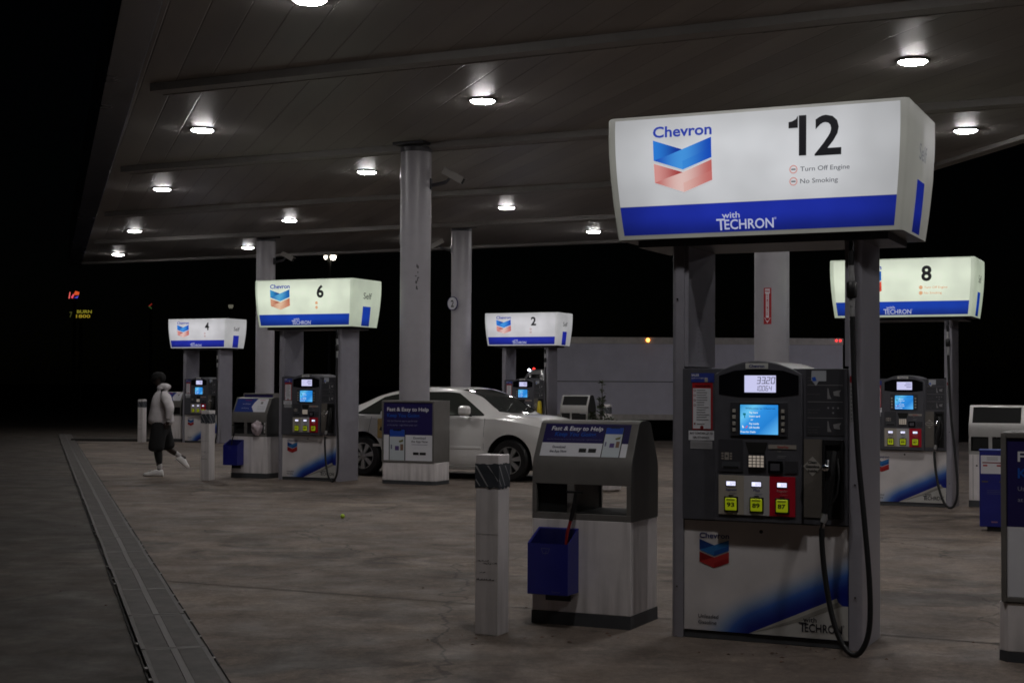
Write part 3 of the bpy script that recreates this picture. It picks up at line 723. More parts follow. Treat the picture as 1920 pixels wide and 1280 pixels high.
    q = MB(); q.box(.378, .395, -.345, -.3255, .79, 1.272, M_black); q.box(.487, .505, -.345, -.3255, .79, 1.272, M_black); q.box(.395, .487, -.345, -.3255, 1.24, 1.272, M_black); q.box(.395, .487, -.329, -.3255, .79, 1.24, M_dk)
    q.build('nozzle_boot', hd, bevel=.005)
    # stickers on the other side
    yl = -.3262; Fl = FY(yl-.001); Fl2 = FY(yl-.0025); Fl3 = FY(yl-.004)
    q = MB(); q.rect(-.466, -.313, 1.618, 1.676, Fl, mat('sticker_blue', (.03, .05, .28), .4)); q.text('SALES', -.462, 1.657, .014, Fl2, M_pwhite, off=.03); q.text('SAVE 3c A GALLON', -.462, 1.64, .009, Fl2, M_pwhite); q.rect(-.375, -.355, 1.62, 1.645, Fl2, M_lab)
    q.build('promo_sticker', hd, smooth=0)
    q = MB(); q.rect(-.457, -.323, 1.318, 1.614, Fl, M_red); q.rect(-.452, -.335, 1.325, 1.580, Fl2, M_pwhite)
    q.text('WARNING', -.39, 1.588, .015, Fl2, mat('warning_ink', (.05, .005, .005), .5), w=.10, al='c', off=.03)
    rn = random.Random(3)
    for k in range(13):
        z = 1.566-k*.0155; q.rect(-.428, -.428+rn.uniform(.05, .085), z, z+.005, Fl3, M_pgrey)
        if k % 2 == 0 and k < 8: q.disc(-.440, z, .0075, Fl3, M_dred, 10, ri=.005)
    q.disc(-.44, 1.356, .006, Fl3, M_dred, 10); q.rect(-.425, -.375, 1.352, 1.357, Fl3, M_pgrey); q.disc(-.393, 1.333, .012, Fl3, M_dred, 12); q.build('warning_sign', hd, smooth=0)
    q = MB(); q.rect(-.481, -.313, 1.252, 1.312, Fl, M_pwhite); q.text('MAY CONTAIN UP TO', -.397, 1.289, .0145, Fl2, M_pblack, w=.15, al='c', off=.02); q.text('10% ETHANOL', -.397, 1.263, .0145, Fl2, M_pblack, w=.11, al='c', off=.02)
    q.rect(-.469, -.325, 1.198, 1.248, Fl, mat('faded_sticker', (.36, .36, .38), .5))
    for k in range(4): q.rect(-.46, -.35+.02*(k % 2), 1.236-k*.009, 1.238-k*.009, Fl2, M_pgrey)
    q.build('ethanol_sticker', hd, smooth=0)
    # nozzle
    q = MB(); q.tube(cam_([(.455, -.36, 1.20), (.45, -.385, 1.12), (.435, -.40, 1.02), (.418, -.405, .90), (.408, -.41, .83)], 4), [.022]*6+[.026]*6+[.022]*5, M_black, 12)
    q.tube(cam_([(.475, -.365, 1.16), (.49, -.40, 1.05), (.475, -.42, .93), (.42, -.415, .86)], 4), .007, M_black, 8)
    q.build('nozzle', t, smooth=60)
    q = MB(); q.lathe([(.012, -.018), (.022, -.01), (.022, .012), (.012, .02)], (.418, -.428, 1.105), M_chrome, 14, 'y'); q.tube([(.425, -.405, 1.15), (.425, -.424, 1.11)], .012, M_chrome, 10); q.build('nozzle_latch', t, smooth=60)
    q = MB(); q.tube([(.408, -.41, .845), (.405, -.412, .80), (.398, -.418, .775)], [.017, .021, .018], M_steel, 12); q.tube([(.398, -.418, .775), (.392, -.42, .735)], .0135, M_chrome, 12)
    q.build('hose_coupling', t, smooth=60)
    # hose and swivels
    hp = [(.560, -.345, 2.02), (.566, -.35, 1.85), (.578, -.37, 1.6), (.605, -.40, 1.2), (.655, -.45, .78), (.695, -.50, .40), (.695, -.53, .16), (.645, -.54, .035), (.575, -.53, .03), (.51, -.51, .12), (.455, -.48, .28), (.415, -.45, .48), (.395, -.43, .65), (.392, -.42, .74)]
    q = MB(); q.tube(cam_(hp, 6), .0165, M_rub, 12); q.build('hose', t, smooth=60)
    q = MB(); q.tube([(.553, -.335, 2.48), (.553, -.335, 2.42)], .017, M_chrome, 12)
    q.tube([(.553, -.338, 2.42), (.554, -.338, 2.33)], .016, M_black, 12); q.tube([(.554, -.338, 2.33), (.555, -.338, 2.28)], .018, M_steel, 12); q.tube([(.555, -.338, 2.28), (.556, -.338, 2.235)], .019, M_steel, 12)
    q.tube([(.556, -.34, 2.235), (.5565, -.34, 2.225), (.557, -.34, 2.14), (.5575, -.34, 2.13)], [.02, .032, .032, .02], M_black, 14); q.tube([(.558, -.34, 2.13), (.559, -.342, 2.08)], .019, M_steel, 12); q.tube([(.559, -.342, 2.08), (.56, -.345, 2.0)], .0165, M_steel, 12)
    q.build('hose_swivel', t, smooth=50)
    q = MB(); q.rect(.537, .555, 1.62, 1.66, FY(-.3015), M_dred); q.rect(.537, .555, 1.38, 1.62, FY(-.3015), M_pgrey)
    for k in range(9): q.rect(.541, .551, 1.40+k*.024, 1.404+k*.024, FY(-.3025), M_pblack)
    q.build('post_sticker', t, smooth=0)
    # cable ribs on the inner lining of the far post, seen through the gap
    q = MB()
    for k in range(12): q.box(-.4965, -.4945, -.08, .20, 1.76+k*.028, 1.766+k*.028, M_post)
    q.build('vent_slats', t, smooth=0)
    build_sign(t, tint, number, small)
    return t
P12 = (1.70, 9.53); P6 = (-3.22, 24.78); P8 = (5.42, 20.2); P4 = (-8.2, 40.0); P2 = (.43, 35.7)
p12 = build_pump(P12, '12', 'cool', True, 'nearest fuel pump with a white lit sign numbered 12 and 33.20 on its display')
# the other pumps share every mesh but the sign and the digits
def other(loc, number, tint, small, label):
    c = dup(p12, (*loc, .004), None, label, skip=('illuminated_sign', 'digits'))
    for h in kids(c):
        if h.name.startswith('head_housing'):
            for d in kids(h):
                if d.name.startswith('display_window'):
                    q = MB(); yc = -.3675
                    for zz, w in ((1.635, .07), (1.61, .085), (1.585, .06)): q.rect(.08-w, .08, zz, zz+.011, FY(yc), emit('lcd_faint', (140, 140, 180), .9))
                    q.build('digits', d, smooth=0)
    build_sign(c, tint, number, small); return c
p6 = other(P6, '6', 'green', False, 'fuel pump with greenish lit sign numbered 6, beside the parked sedan')
p8 = other(P8, '8', 'greenred', True, 'fuel pump with greenish lit sign numbered 8, partly hidden behind the near pump')
p4 = other(P4, '4', 'bright', False, 'small distant fuel pump with white lit sign numbered 4, behind the walking person')
p2 = other(P2, '2', 'bright', False, 'distant fuel pump with white lit sign numbered 2, in front of the white trailer')
q = MB(); q.lathe([(.055, 0), (.07, .03), (.06, .2), (.045, .34), (.03, .38)], (0, 0, 0), mat('yellow_bag', (.65, .5, .02), .35, bump=.5, bscale=15), 14)
tag(q.build('nozzle_cover'), 'yellow bag pulled over the nozzle of the pump numbered 2', 'nozzle cover').location = at(P2, .45, -.42, .84)

# ------------------------------------------------------------------ columns
def FC(c, r, a0): return lambda x, z: (c[0]+r*math.cos(a0+x/r), c[1]+r*math.sin(a0+x/r), z)
M_col = mat('grey_column_paint', (.40, .385, .42), .36, vary=.10, vscale=2.2, bump=.02)
def column(loc, label, camera=None):
    t = thing('canopy_column', label, 'column', (*loc, .004), ROW, 'round grey columns holding the canopy')
    q = MB(); q.lathe([(.245, 0), (.245, 3.85)], (0, 0, 0), M_col, 40, close=False); q.lathe([(.249, 3.85), (.249, 5.36)], (0, 0, 0), M_col, 40, close=False); q.build('shaft', t)
    q = MB(); q.box(-.29, .27, -.27, .27, 5.45, 5.494, M_head2); q.lathe([(.255, 5.34), (.255, 5.42)], (0, 0, 0), M_head, 40); q.build('cap_plate', t, bevel=.004)
    return t
def camera_(loc, yaw, label, tilt=-.45):
    t = thing('security_camera', label, 'security camera', loc, yaw, 'security cameras on the columns')
    q = MB(); T = Matrix.Translation((.34, 0, .10)) @ Matrix.Rotation(-tilt, 4, 'Y')
    q.box(-.16, .20, -.055, .055, -.045, .06, mat('camera_white', (.30, .285, .27), .45), T); q.box(-.17, .24, -.062, .062, .06, .07, mat('camera_white', (0, 0, 0)), T); q.build('housing', t, bevel=.01)
    q = MB(); q.box(.201, .212, -.045, .045, -.038, .052, M_black, T); q.build('lens_window', t)
    q = MB(); q.box(-.02, .01, -.05, .05, -.12, .06, M_head2); q.tube(cam_([(0, 0, -.05), (.12, 0, -.03), (.24, 0, 0), (.30, 0, .06)], 4), [.03]*9+[.022]*4, M_head2, 10); q.build('bracket', t)
    return t
cA = (-1.57, 23.95); cB = (3.69, 21.05); cC = (-6.53, 39.2); cD = (-1.25, 36.3); cE = (3.41, 8.74)
colA = column(cA, 'thick round grey column rising from the poster box beside the silver sedan')
q = MB(); rn = random.Random(9); az = math.atan2(-cA[1], -cA[0])+R(25)
for k in range(9):
    a_ = az+.15+rn.uniform(-.12, .12); z_ = 3.35+rn.uniform(-.28, .22); F_ = FC((0, 0), .2475, a_); w_ = rn.uniform(.008, .02); h_ = rn.uniform(.01, .06)
    q.poly([(-w_, z_), (w_*.6, z_-h_*.4), (w_, z_+h_*.5), (-w_*.3, z_+h_)], F_, mat('chipped_paint', (.08, .075, .08), .7))
q.build('chipped_paint', colA, smooth=0)
colB = column(cB, 'round grey column with a red arrow sticker, seen between the near pump posts')
column(cC, 'round grey column behind the bin with the blue bucket and plastic bag')
colD = column(cD, 'round grey column carrying a small disc numbered 2')
column(cE, 'round grey column of the nearest row beyond the near pump')
camera_((cA[0]+.25, cA[1]-.05, 4.86), R(-10), 'white security camera on a dark bracket, high on the near middle column', -.5)
camera_((cD[0]-.25, cD[1]-.05, 4.93), R(188), 'small white camera on the column with the numbered disc', -.5)
camera_((cC[0]+.25, cC[1]-.1, 4.85), R(-14), 'small pale camera on the farthest column, above sign six', -.5)
# disc number on column D
q = MB(); q.lathe([(.17, -.02), (.17, 0)], (0, 0, 0), M_navy, 28, 'y'); q.disc(0, 0, .15, FY(-.0215), mat('disc_white', (.55, .55, .6), .4), 28); q.text('2', 0, -.085, .17, FY(-.023), M_pblack, w=.1, al='c', off=.02)
o = tag(q.build('number_disc'), 'white disc numbered 2 with dark rim on a round column', 'sign'); o.location = (cD[0]-.195, cD[1]-.20, 3.57); o.rotation_euler = (0, 0, R(-40))
# extinguisher sign bent round column B
a0 = math.atan2(-cB[1], -cB[0])
def FC(c, r, a0): return lambda x, z: (c[0]+r*math.cos(a0+x/r), c[1]+r*math.sin(a0+x/r), z)
q = MB(); F = FC((0, 0), .2472, a0-.25); F2 = FC((0, 0), .2487, a0-.25); F3 = FC((0, 0), .25, a0-.25)
q.rect(-.055, .055, 2.47, 2.98, F, M_red, 6, 1)
q.rect(-.035, .035, 2.90, 2.965, F2, M_pwhite, 4, 1); q.text('FIRE', 0, 2.92, .028, F3, M_red, w=.06, al='c', off=.03)
q.rect(-.022, .022, 2.56, 2.90, F2, M_pwhite, 3, 1); q.poly([(-.045, 2.56), (.045, 2.56), (0, 2.485)], F2, M_pwhite)
for k, chh in enumerate('EXTINGUISHER'): q.text(chh, 0, 2.872-k*.0255, .020, F3, M_red, w=.022, al='c', off=.02)
o = tag(q.build('extinguisher_sign', smooth=40), 'red FIRE EXTINGUISHER sign with white arrow pointing down on a column', 'sign'); o.location = (cB[0], cB[1], 0)

# ------------------------------------------------------------------ poster boxes round the columns
def app_poster(q, x0, x1, z0, z1, f, wide):
    """navy and white advert; F(off) gives the surface"""
    w = x1-x0; h = z1-z0; F, F1, F2, F3, F4 = f(0), f(.0012), f(.0024), f(.0036), f(.0048)
    sp = z0+h*(.41 if wide else .44)
    q.rect(x0, x1, sp, z1, F, M_navy, 1, 6); q.rect(x0, x1, z0, sp, F, M_pwhite, 1, 6)
    mw = M_pwhite; mb = mat('poster_blue_text', (.012, .085, .42), .4); dk = mat('poster_dark_text', (.03, .03, .06), .5)
    tiny = mat('poster_tiny_text', (.16, .16, .26), .5)
    def phone(px, pw, pz0, pz1):
        q.rect(px, px+pw, pz0, pz1, F1, M_pblack, 1, 5); q.rect(px+pw*.05, px+pw*.95, pz0, pz1-.006, F2, mat('phone_screen', (.55, .6, .64), .4), 1, 5)
        ph = pz1-pz0; q.rect(px+pw*.05, px+pw*.95, pz1-ph*.24, pz1-.006, F3, mat('phone_blue', (.02, .07, .42), .4), 1, 2); q.rect(px+pw*.25, px+pw*.75, pz1-ph*.06, pz1, F3, M_pblack)
        q.poly([(px+pw*.60, pz0+ph*.62), (px+pw*.88, pz0+ph*.68), (px+pw*.86, pz0+ph*.60), (px+pw*.66, pz0+ph*.57)], F4, mat('food_green', (.16, .16, .05), .5))
        q.rect(px+pw*.38, px+pw*.62, pz0+ph*.32, pz0+ph*.46, F4, mat('cup_purple', (.10, .06, .22), .5)); q.rect(px+pw*.70, px+pw*.88, pz0+ph*.32, pz0+ph*.52, F4, mat('food_brown', (.22, .13, .09), .5)); q.rect(px+pw*.12, px+pw*.20, pz0+ph*.36, pz0+ph*.5, F4, tiny)
    if wide:
        q.text('Fast & Easy to Help', x0+w*.08, z0+h*.80, h*.13, F2, mw, w=w*.60, off=.02, shear=.15)
        q.text('Keep You Going.', x0+w*.13, z0+h*.625, h*.13, F2, mb, w=w*.49, off=.02, shear=.15)
        q.text('Use the Chevron app to pay for fuel at the pump - right from your car!', x0+w*.05, z0+h*.50, h*.045, F2, tiny, w=w*.64)
        q.text('Download', x0+w*.21, z0+h*.25, h*.075, F2, dk, w=w*.15, al='c', off=.015); q.text('the App Now', x0+w*.21, z0+h*.12, h*.075, F2, dk, w=w*.20, al='c', off=.015)
        q.rect(x0+w*.45, x0+w*.535, z0+h*.13, z0+h*.25, F2, M_pblack); q.rect(x0+w*.56, x0+w*.65, z0+h*.13, z0+h*.25, F2, M_pblack)
        phone(x0+w*.71, w*.22, z0, z0+h*.93)
    else:
        q.text('Fast & Easy to Help', x0+w*.07, z0+h*.855, h*.065, F2, mw, w=w*.85, off=.02)
        q.text('Keep You Going.', x0+w*.07, z0+h*.75, h*.065, F2, mb, w=w*.68, off=.02)
        q.text('Use the Chevron app to pay for fuel', x0+w*.07, z0+h*.67, h*.028, F2, mat('poster_small_text', (.3, .3, .4), .5), w=w*.62); q.text('at the pump - right from your car!', x0+w*.07, z0+h*.60, h*.028, F2, mat('poster_small_text', (0, 0, 0)), w=w*.62)
        q.text('Download', x0+w*.74, z0+h*.375, h*.038, F2, dk, w=w*.25, al='c', off=.015); q.text('the App Now', x0+w*.74, z0+h*.315, h*.038, F2, dk, w=w*.34, al='c', off=.015)
        q.rect(x0+w*.61, x0+w*.725, z0+h*.10, z0+h*.145, F2, M_pblack); q.rect(x0+w*.745, x0+w*.87, z0+h*.10, z0+h*.145, F2, M_pblack); q.rect(x0+w*.58, x0+w*.90, z0+h*.275, z0+h*.282, F2, tiny)
        phone(x0+w*.11, w*.34, z0, z0+h*.54)
def poster_box(loc, label):
    t = thing('poster_box', label, 'advertising box', (*loc, .004), ROW, 'advert boxes at the column feet')
    q = MB(); c = .05; W = .49; D = .27
    oc = [(-W+c, -D), (W-c, -D), (W, -D+c), (W, D-c), (W-c, D), (-W+c, D), (-W, D-c), (-W, -D+c)]
    q.prism(oc, .06, .345, M_white, 'z'); q.build('base', t, bevel=.006)
    q = MB(); q.prism([(x*1.004, y*1.006) for x, y in oc], 0, .06, M_skirt, 'z'); q.build('skirt', t)
    q = MB(); q.box(-.475, .475, -.265, .265, .346, 1.335, M_taupe)
    for a, b, c_, d in ((-.475, -.445, .35, 1.33), (.445, .475, .35, 1.33), (-.4445, .4445, .35, .378), (-.4445, .4445, 1.302, 1.33)): q.box(a, b, -.279, -.2655, c_, d, M_taupe)
    q.build('cabinet', t, bevel=.003)
    q = MB(); app_poster(q, -.443, .443, .38, 1.30, lambda o: FY(-.268-o), False); q.build('poster', t, smooth=0)
    return t
poster_box((cA[0]+.03, cA[1]-.02), 'grey poster box saying Fast & Easy to Help, standing in front of the silver sedan')
poster_box((cE[0], cE[1]), 'large near poster box cut off by the picture edge')
poster_box((cC[0], cC[1]), 'distant poster box whose top shows above the bin beside pump 6')
poster_box((cD[0], cD[1]), 'distant poster box behind the silver sedan')
# paper towel box on the side of the middle poster box
t = thing('paper_towel_box', 'small tan box with white paper on the side of the middle poster box', 'towel dispenser', at(cA, -.56, .0, .72), ROW)
q = MB(); q.box(-.07, .06, -.10, .10, 0, .32, mat('tan_plastic', (.40, .27, .10), .5, vary=.3, vscale=12)); q.poly([(-.03, .14), (.0, .20), (.03, .16), (.01, .12)], FY(-.1015), M_pblack); q.build('case', t, bevel=.012)
q = MB(); q.prism([(-.05, .325), (.07, .325), (.045, .43), (-.02, .44)], -.07, .07, M_pwhite, 'y'); q.build('paper', t, bevel=.006)

# ------------------------------------------------------------------ litter bins
HP = [(-.262, .712), (-.262, 1.03), (-.254, 1.075), (-.240, 1.11), (-.112, 1.338), (-.085, 1.352), (-.04, 1.358)]
def hy(z):
    for (a, p), (b, r_) in zip(HP, HP[1:]):
        if z <= r_: return a+(b-a)*max(0, (z-p))/(r_-p)
    return HP[-1][0]
def FH(off, hw=1.): return lambda x, z: (x, hy(z)-off, z)
def build_bin(loc, label, kind):
    t = thing('litter_bin', label, 'trash bin', (*loc, .004), ROW, 'service bins beside the pumps')
    q = MB(); q.box(-.352, .352, -.262, .262, .085, .700, M_white); q.build('body', t, bevel=.005)
    q = MB(); q.box(-.355, .355, -.265, .265, 0, .085, M_skirt); q.build('skirt', t)
    hm = M_taupe if kind != 'open' else mat('pale_metal', (.42, .41, .40), .4, .2, vary=.1)
    q = MB(); prof = HP[1:]+[(-y, z) for y, z in reversed(HP[1:])]
    zt = .935
    prof = [(-.262, zt)]+prof+[(.262, zt)]
    q.prism(prof, -.355, .355, hm, 'x')
    for (a, b) in ((-.355, -.325), (-.10, -.05), (.322, .355)):
        for (c, d) in ((-.262, -.235), (.235, .262)): q.box(a, b, c, d, .742, zt-.0005, hm)
    q.box(-.355, .355, -.262, .262, .7005, .7415, hm)
    q.build('hood', t, bevel=.003)
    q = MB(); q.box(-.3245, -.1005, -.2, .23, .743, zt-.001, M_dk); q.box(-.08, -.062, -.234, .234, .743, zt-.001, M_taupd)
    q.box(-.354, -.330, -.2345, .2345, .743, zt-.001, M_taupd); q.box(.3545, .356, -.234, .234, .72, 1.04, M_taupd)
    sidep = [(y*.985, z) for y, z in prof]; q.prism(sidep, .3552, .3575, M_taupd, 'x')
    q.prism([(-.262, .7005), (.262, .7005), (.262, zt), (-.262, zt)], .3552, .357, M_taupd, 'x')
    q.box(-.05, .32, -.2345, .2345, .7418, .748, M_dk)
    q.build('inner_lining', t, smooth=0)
    q = MB()
    if kind == 'app': app_poster(q, -.315, .305, 1.12, 1.333, FH_list, True)
    elif kind == 'blue':
        q.rect(-.325, .07, 1.115, 1.335, FH(.001), mat('sticker_bright_blue', (.02, .045, .25), .4), 1, 6)
        q.poly([(.07, 1.115), (.30, 1.115), (.30, 1.20), (.0, 1.20)], FH(.0022), M_pwhite); q.poly([(.0, 1.20), (.30, 1.20), (.30, 1.335), (.09, 1.335), (.035, 1.27)], FH(.0022), M_pwhite)
        q.text('WARNING', -.10, 1.30, .016, FH(.0045), M_red, w=.13, al='c', off=.03); q.text('Turn Off Engine', -.12, 1.24, .016, FH(.0045), M_pwhite, w=.16, al='c'); q.text('No Smoking', -.12, 1.17, .016, FH(.0045), M_pwhite, w=.14, al='c')
        q.text('WARNING', .19, 1.305, .012, FH(.0045), M_red, w=.11, al='c', off=.02); q.rect(.165, .21, 1.245, 1.285, FH(.0045), M_pgrey)
        for k in range(4): q.rect(.12, .27, 1.14+k*.022, 1.143+k*.022, FH(.0045), M_pgrey)
    else:
        q.rect(-.31, .31, 1.12, 1.33, FH(.001), M_dk, 1, 6)
    if kind == 'blue': q.text('Trash', -.21, .955, .02, FH(.002), M_pgrey); q.text('Towels', .09, .955, .02, FH(.002), M_pgrey)
    q.build('poster', t, smooth=0)
    if kind == 'open':
        q = MB(); q.box(-.3, .3, -.2615, -.2335, .76, .92, M_dk); q.build('door_flap', t)
        q = MB(); q.rect(-.30, -.296, .1, .69, FY(-.264), M_dk); q.disc(-.25, .55, .012, FY(-.264), M_dk); q.build('door_seam', t, smooth=0)
    return t
FH_list = lambda o: FH(.001+o)
def bucket(loc, label, handle=True):
    t = thing('squeegee_bucket', label, 'squeegee bucket', loc, ROW, 'blue squeegee buckets hung on the bins')
    q = MB(); w, d = .145, .19
    def shell(x0, x1, y0, y1, zb, zf, zr, m): # outer solid with sloped rim
        return [(x0, y0, zb), (x1, y0, zb), (x1, y1, zb), (x0, y1, zb), (x0, y0, zf), (x1, y0, zf), (x1, y1, zr), (x0, y1, zr)]
    o_ = shell(-w, w, -d, 0, .22, .555, .645, 0); i_ = shell(-w+.012, w-.012, -d+.012, -.012, .47, .55, .638, 0)
    q.add(o_, [(0, 3, 2, 1), (0, 1, 5, 4), (1, 2, 6, 5), (2, 3, 7, 6), (3, 0, 4, 7)], M_bluep)
    vs = o_[4:]+i_[4:]; q.add(vs, [(0, 1, 5, 4), (1, 2, 6, 5), (2, 3, 7, 6), (3, 0, 4, 7)], M_bluep)
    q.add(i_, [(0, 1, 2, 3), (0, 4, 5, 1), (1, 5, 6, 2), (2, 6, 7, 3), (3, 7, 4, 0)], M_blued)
    F = FY(-d-.001); gm = mat('bucket_print', (.10, .10, .22), .5)
    q.text('Chevron', .03, .237, .013, F, gm, w=.06, off=.01)
    for pts in ([(-.045, .525), (.015, .525), (.015, .521), (-.045, .521)], [(-.047, .525), (-.043, .525), (-.030, .49), (-.034, .49)], [(.013, .525), (.017, .525), (.004, .49), (.0, .49)], [(-.032, .494), (.002, .494), (.002, .49), (-.032, .49)], [(-.017, .485), (-.013, .485), (-.006, .51), (-.010, .51)]): q.poly(pts, F, gm)
    q.build('tub', t, bevel=.004)
    q = MB(); q.box(-.09, .09, -.012, .0, .16, .22, M_black); q.build('wall_bracket', t)
    return t
def squeegee(loc, label, col_m):
    t = thing('squeegee', label, 'squeegee', loc, ROW)
    q = MB(); q.tube([(0, 0, .48), (.010, .01, .62), (.03, .02, .70)], .011, col_m, 10); q.build('handle', t)
    q = MB(); q.tube([(.03, .02, .70), (.05, .03, .80), (.06, .035, .88)], [.013, .014, .013], M_black, 10); q.box(-.01, .11, .03, .05, .88, .895, M_black); q.build('grip', t)
    return t
b12 = at(P12, -1.27, .06); build_bin(b12[:2], 'near taupe hooded bin with the Fast & Easy to Help poster, beside pump 12', 'app')
bucket(at(P12, -1.27-.155, .06-.268, .004), 'large near blue bucket on the bin beside pump 12')
squeegee(at(P12, -1.27-.075, .06-.268-.08, .004), 'red and black squeegee standing in the near blue bucket', mat('red_handle', (.25, .015, .012), .4))
b6 = at(P6, -1.20, -.02); build_bin(b6[:2], 'dark hooded bin with blue and white stickers, beside pump 6', 'blue')
bucket(at(P6, -1.20-.24, -.02-.268, .004), 'blue bucket on the bin beside pump 6')
squeegee(at(P6, -1.20-.30, -.02-.268-.08, .004), 'black squeegee leaning in the bucket beside pump 6', M_black)
b4 = at(P4, -1.10, .1); build_bin(b4[:2], 'distant bin behind the walking person, beside pump 4', 'blue')
b8 = at(P8, 1.12, .3); build_bin(b8[:2], 'pale empty-windowed service bin between pump 8 and the blue dispenser', 'open')
b2 = at(P2, 1.22, .1); build_bin(b2[:2], 'pale empty-windowed service bin beside the plant, in front of the trailer', 'open')
# crumpled carrier bag in the bin opening
bm = bmesh.new(); bmesh.ops.create_icosphere(bm, subdivisions=4, radius=1)
from mathutils import noise as mn
for v in bm.verts:
    p = v.co.copy(); k = 1+.35*mn.noise(p*1.8)+.16*mn.noise(p*5)
    v.co = Vector((p.x*.095*k, p.y*.075*k, p.z*.115*k))
me = bpy.data.meshes.new('plastic_bag'); bm.to_mesh(me); bm.free(); me.materials.append(mat('thin_white_plastic', (.60, .50, .54), .35, vary=.25, vscale=14))
for p in me.polygons: p.use_smooth = True
o = bpy.data.objects.new('plastic_bag', me); col.objects.link(o); tag(o, 'crumpled white and pink plastic bag stuffed in the bin beside pump 6', 'plastic bag'); o.location = at(P6, -1.03, -.28, .855)

# ------------------------------------------------------------------ bollards
M_bdark = mat('bollard_band', (.055, .062, .075), .55, vary=.2, vscale=20); M_bstr = mat('bollard_stripe', (.42, .42, .44), .45)
def bollard(loc, label, proto=None):
    if proto: return dup(proto, (*loc, .004), None, label)
    t = thing('bollard', label, 'bollard', (*loc, .004), ROW, 'square white bollards')
    a = .082
    q = MB(); q.box(-a, a, -a, a, 0, 1.147, M_white); q.build('shaft', t, bevel=.006)
    q = MB(); b = a+.0025; z0, z1 = .935, 1.09
    n = 10; rn = random.Random(5)
    ring = [(-b, -b), (b, -b), (b, b), (-b, b)]
    for s in range(4):
        p0, p1 = Vector(ring[s]), Vector(ring[(s+1) % 4])
        lo = [(p0+(p1-p0)*k/n, z0+rn.uniform(-.008, .008)*(0 < k < n)) for k in range(n+1)]; hi = [(p0+(p1-p0)*k/n, z1+rn.uniform(-.005, .005)*(0 < k < n)) for k in range(n+1)]
        for k in range(n): q.add([(*lo[k][0], lo[k][1]), (*lo[k+1][0], lo[k+1][1]), (*hi[k+1][0], hi[k+1][1]), (*hi[k][0], hi[k][1])], [(0, 1, 2, 3)], M_bdark)
        d = (p1-p0).normalized(); nn = Vector((d.y, -d.x)); c = b+.0015
        def fn(x, z, d=d, nn=nn, c=c): return (d.x*x+nn.x*c, d.y*x+nn.y*c, z)
        for k in (-.05, .035):
            q.poly([(k-.035, z1-.012), (k-.022, z1-.012), (k+.060 if k < 0 else k+.045, z0+.012 if k < 0 else z0+.04), (k+.051 if k < 0 else k+.045, z0+.012 if k < 0 else z0+.052)], fn, M_bstr)
        q.poly([(-.08, .985), (-.08, .997), (-.045, .947), (-.054, .947)], fn, M_bstr)
    q.build('striped_band', t, smooth=0)
    q = MB(); F = FY(-a-.0015)
    sc = mat('scuff', (.06, .06, .07), .6)
    rn = random.Random(2)
    for (z, x0, x1) in ((.47, -.07, .01), (.455, -.03, .06), (.35, -.075, .04), (.395, -.055, -.03)):
        x = x0
        while x < x1:
            w = rn.uniform(.008, .03); q.poly([(x, z+rn.uniform(-.006, .006)), (x+w, z+rn.uniform(-.004, .004)), (x+w*.8, z+rn.uniform(.004, .010))], F, sc); x += w*.9
    q.rect(-.08, .08, .640, .642, F, sc); q.build('scuff_marks', t, smooth=0)
    return t
bo = bollard((-.12, 9.58), 'nearest square white bollard with a dark striped band, beside the near bin')
bollard((-5.0, 24.46), 'square white bollard standing between the walking person and the bin of pump 6', bo)
bollard((-9.93, 39.9), 'farthest square white bollard, beyond the walking person', bo)
bollard((2.22, 34.5), 'distant striped bollard top beside the plant, in front of the trailer', bo)

# blue dispenser stand
t = thing('fluid_dispenser', 'narrow bright blue dispenser stand with a white label, near the picture edge', 'dispenser', (5.41, 16.62, .004), R(-21)); t.scale = (1.32, 1.1, .96)
q = MB(); q.box(-.12, .12, -.12, .12, .05, .93, M_bluep); q.build('cabinet', t, bevel=.008)
q = MB(); q.box(-.125, .125, -.125, .125, .93, .94, mat('blue_lid', (.10, .14, .45), .4)); q.build('lid', t)
q = MB(); q.box(-.06, .08, -.09, .09, 0, .05, M_black); q.build('foot', t)
q = MB(); F = FY(-.1215); q.rect(-.108, .11, .665, .875, F, M_pwhite); F2 = FY(-.123)
q.rect(-.095, .10, .785, .798, F2, M_dred); q.rect(-.09, -.055, .75, .768, F2, M_red); q.rect(.02, .055, .75, .768, F2, M_red)
for z in (.85, .835, .82): q.rect(-.06, .03, z, z+.005, F2, M_pgrey)
q.build('label_sticker', t, smooth=0); q = MB(); F2 = FY(-.1215)
q.rect(-.1, -.05, .565, .581, F2, mat('dim_gold', (.10, .08, .06), .5)); q.build('side_print', t, smooth=0); q = MB(); q.rect(.04, .09, .565, .581, F2, mat('dim_gold', (0, 0, 0))); q.build('side_print', t, smooth=0); q = MB()
for z in (.47, .45, .43): q.rect(-.06, .06, z, z+.008, F2, mat('dim_violet', (.06, .06, .20), .5))
q.build('panel_print', t, smooth=0); q = MB(); q.rect(-.025, .025, .10, .118, F2, mat('dim_rose', (.25, .12, .2), .5)); q.build('foot_print', t, smooth=0)

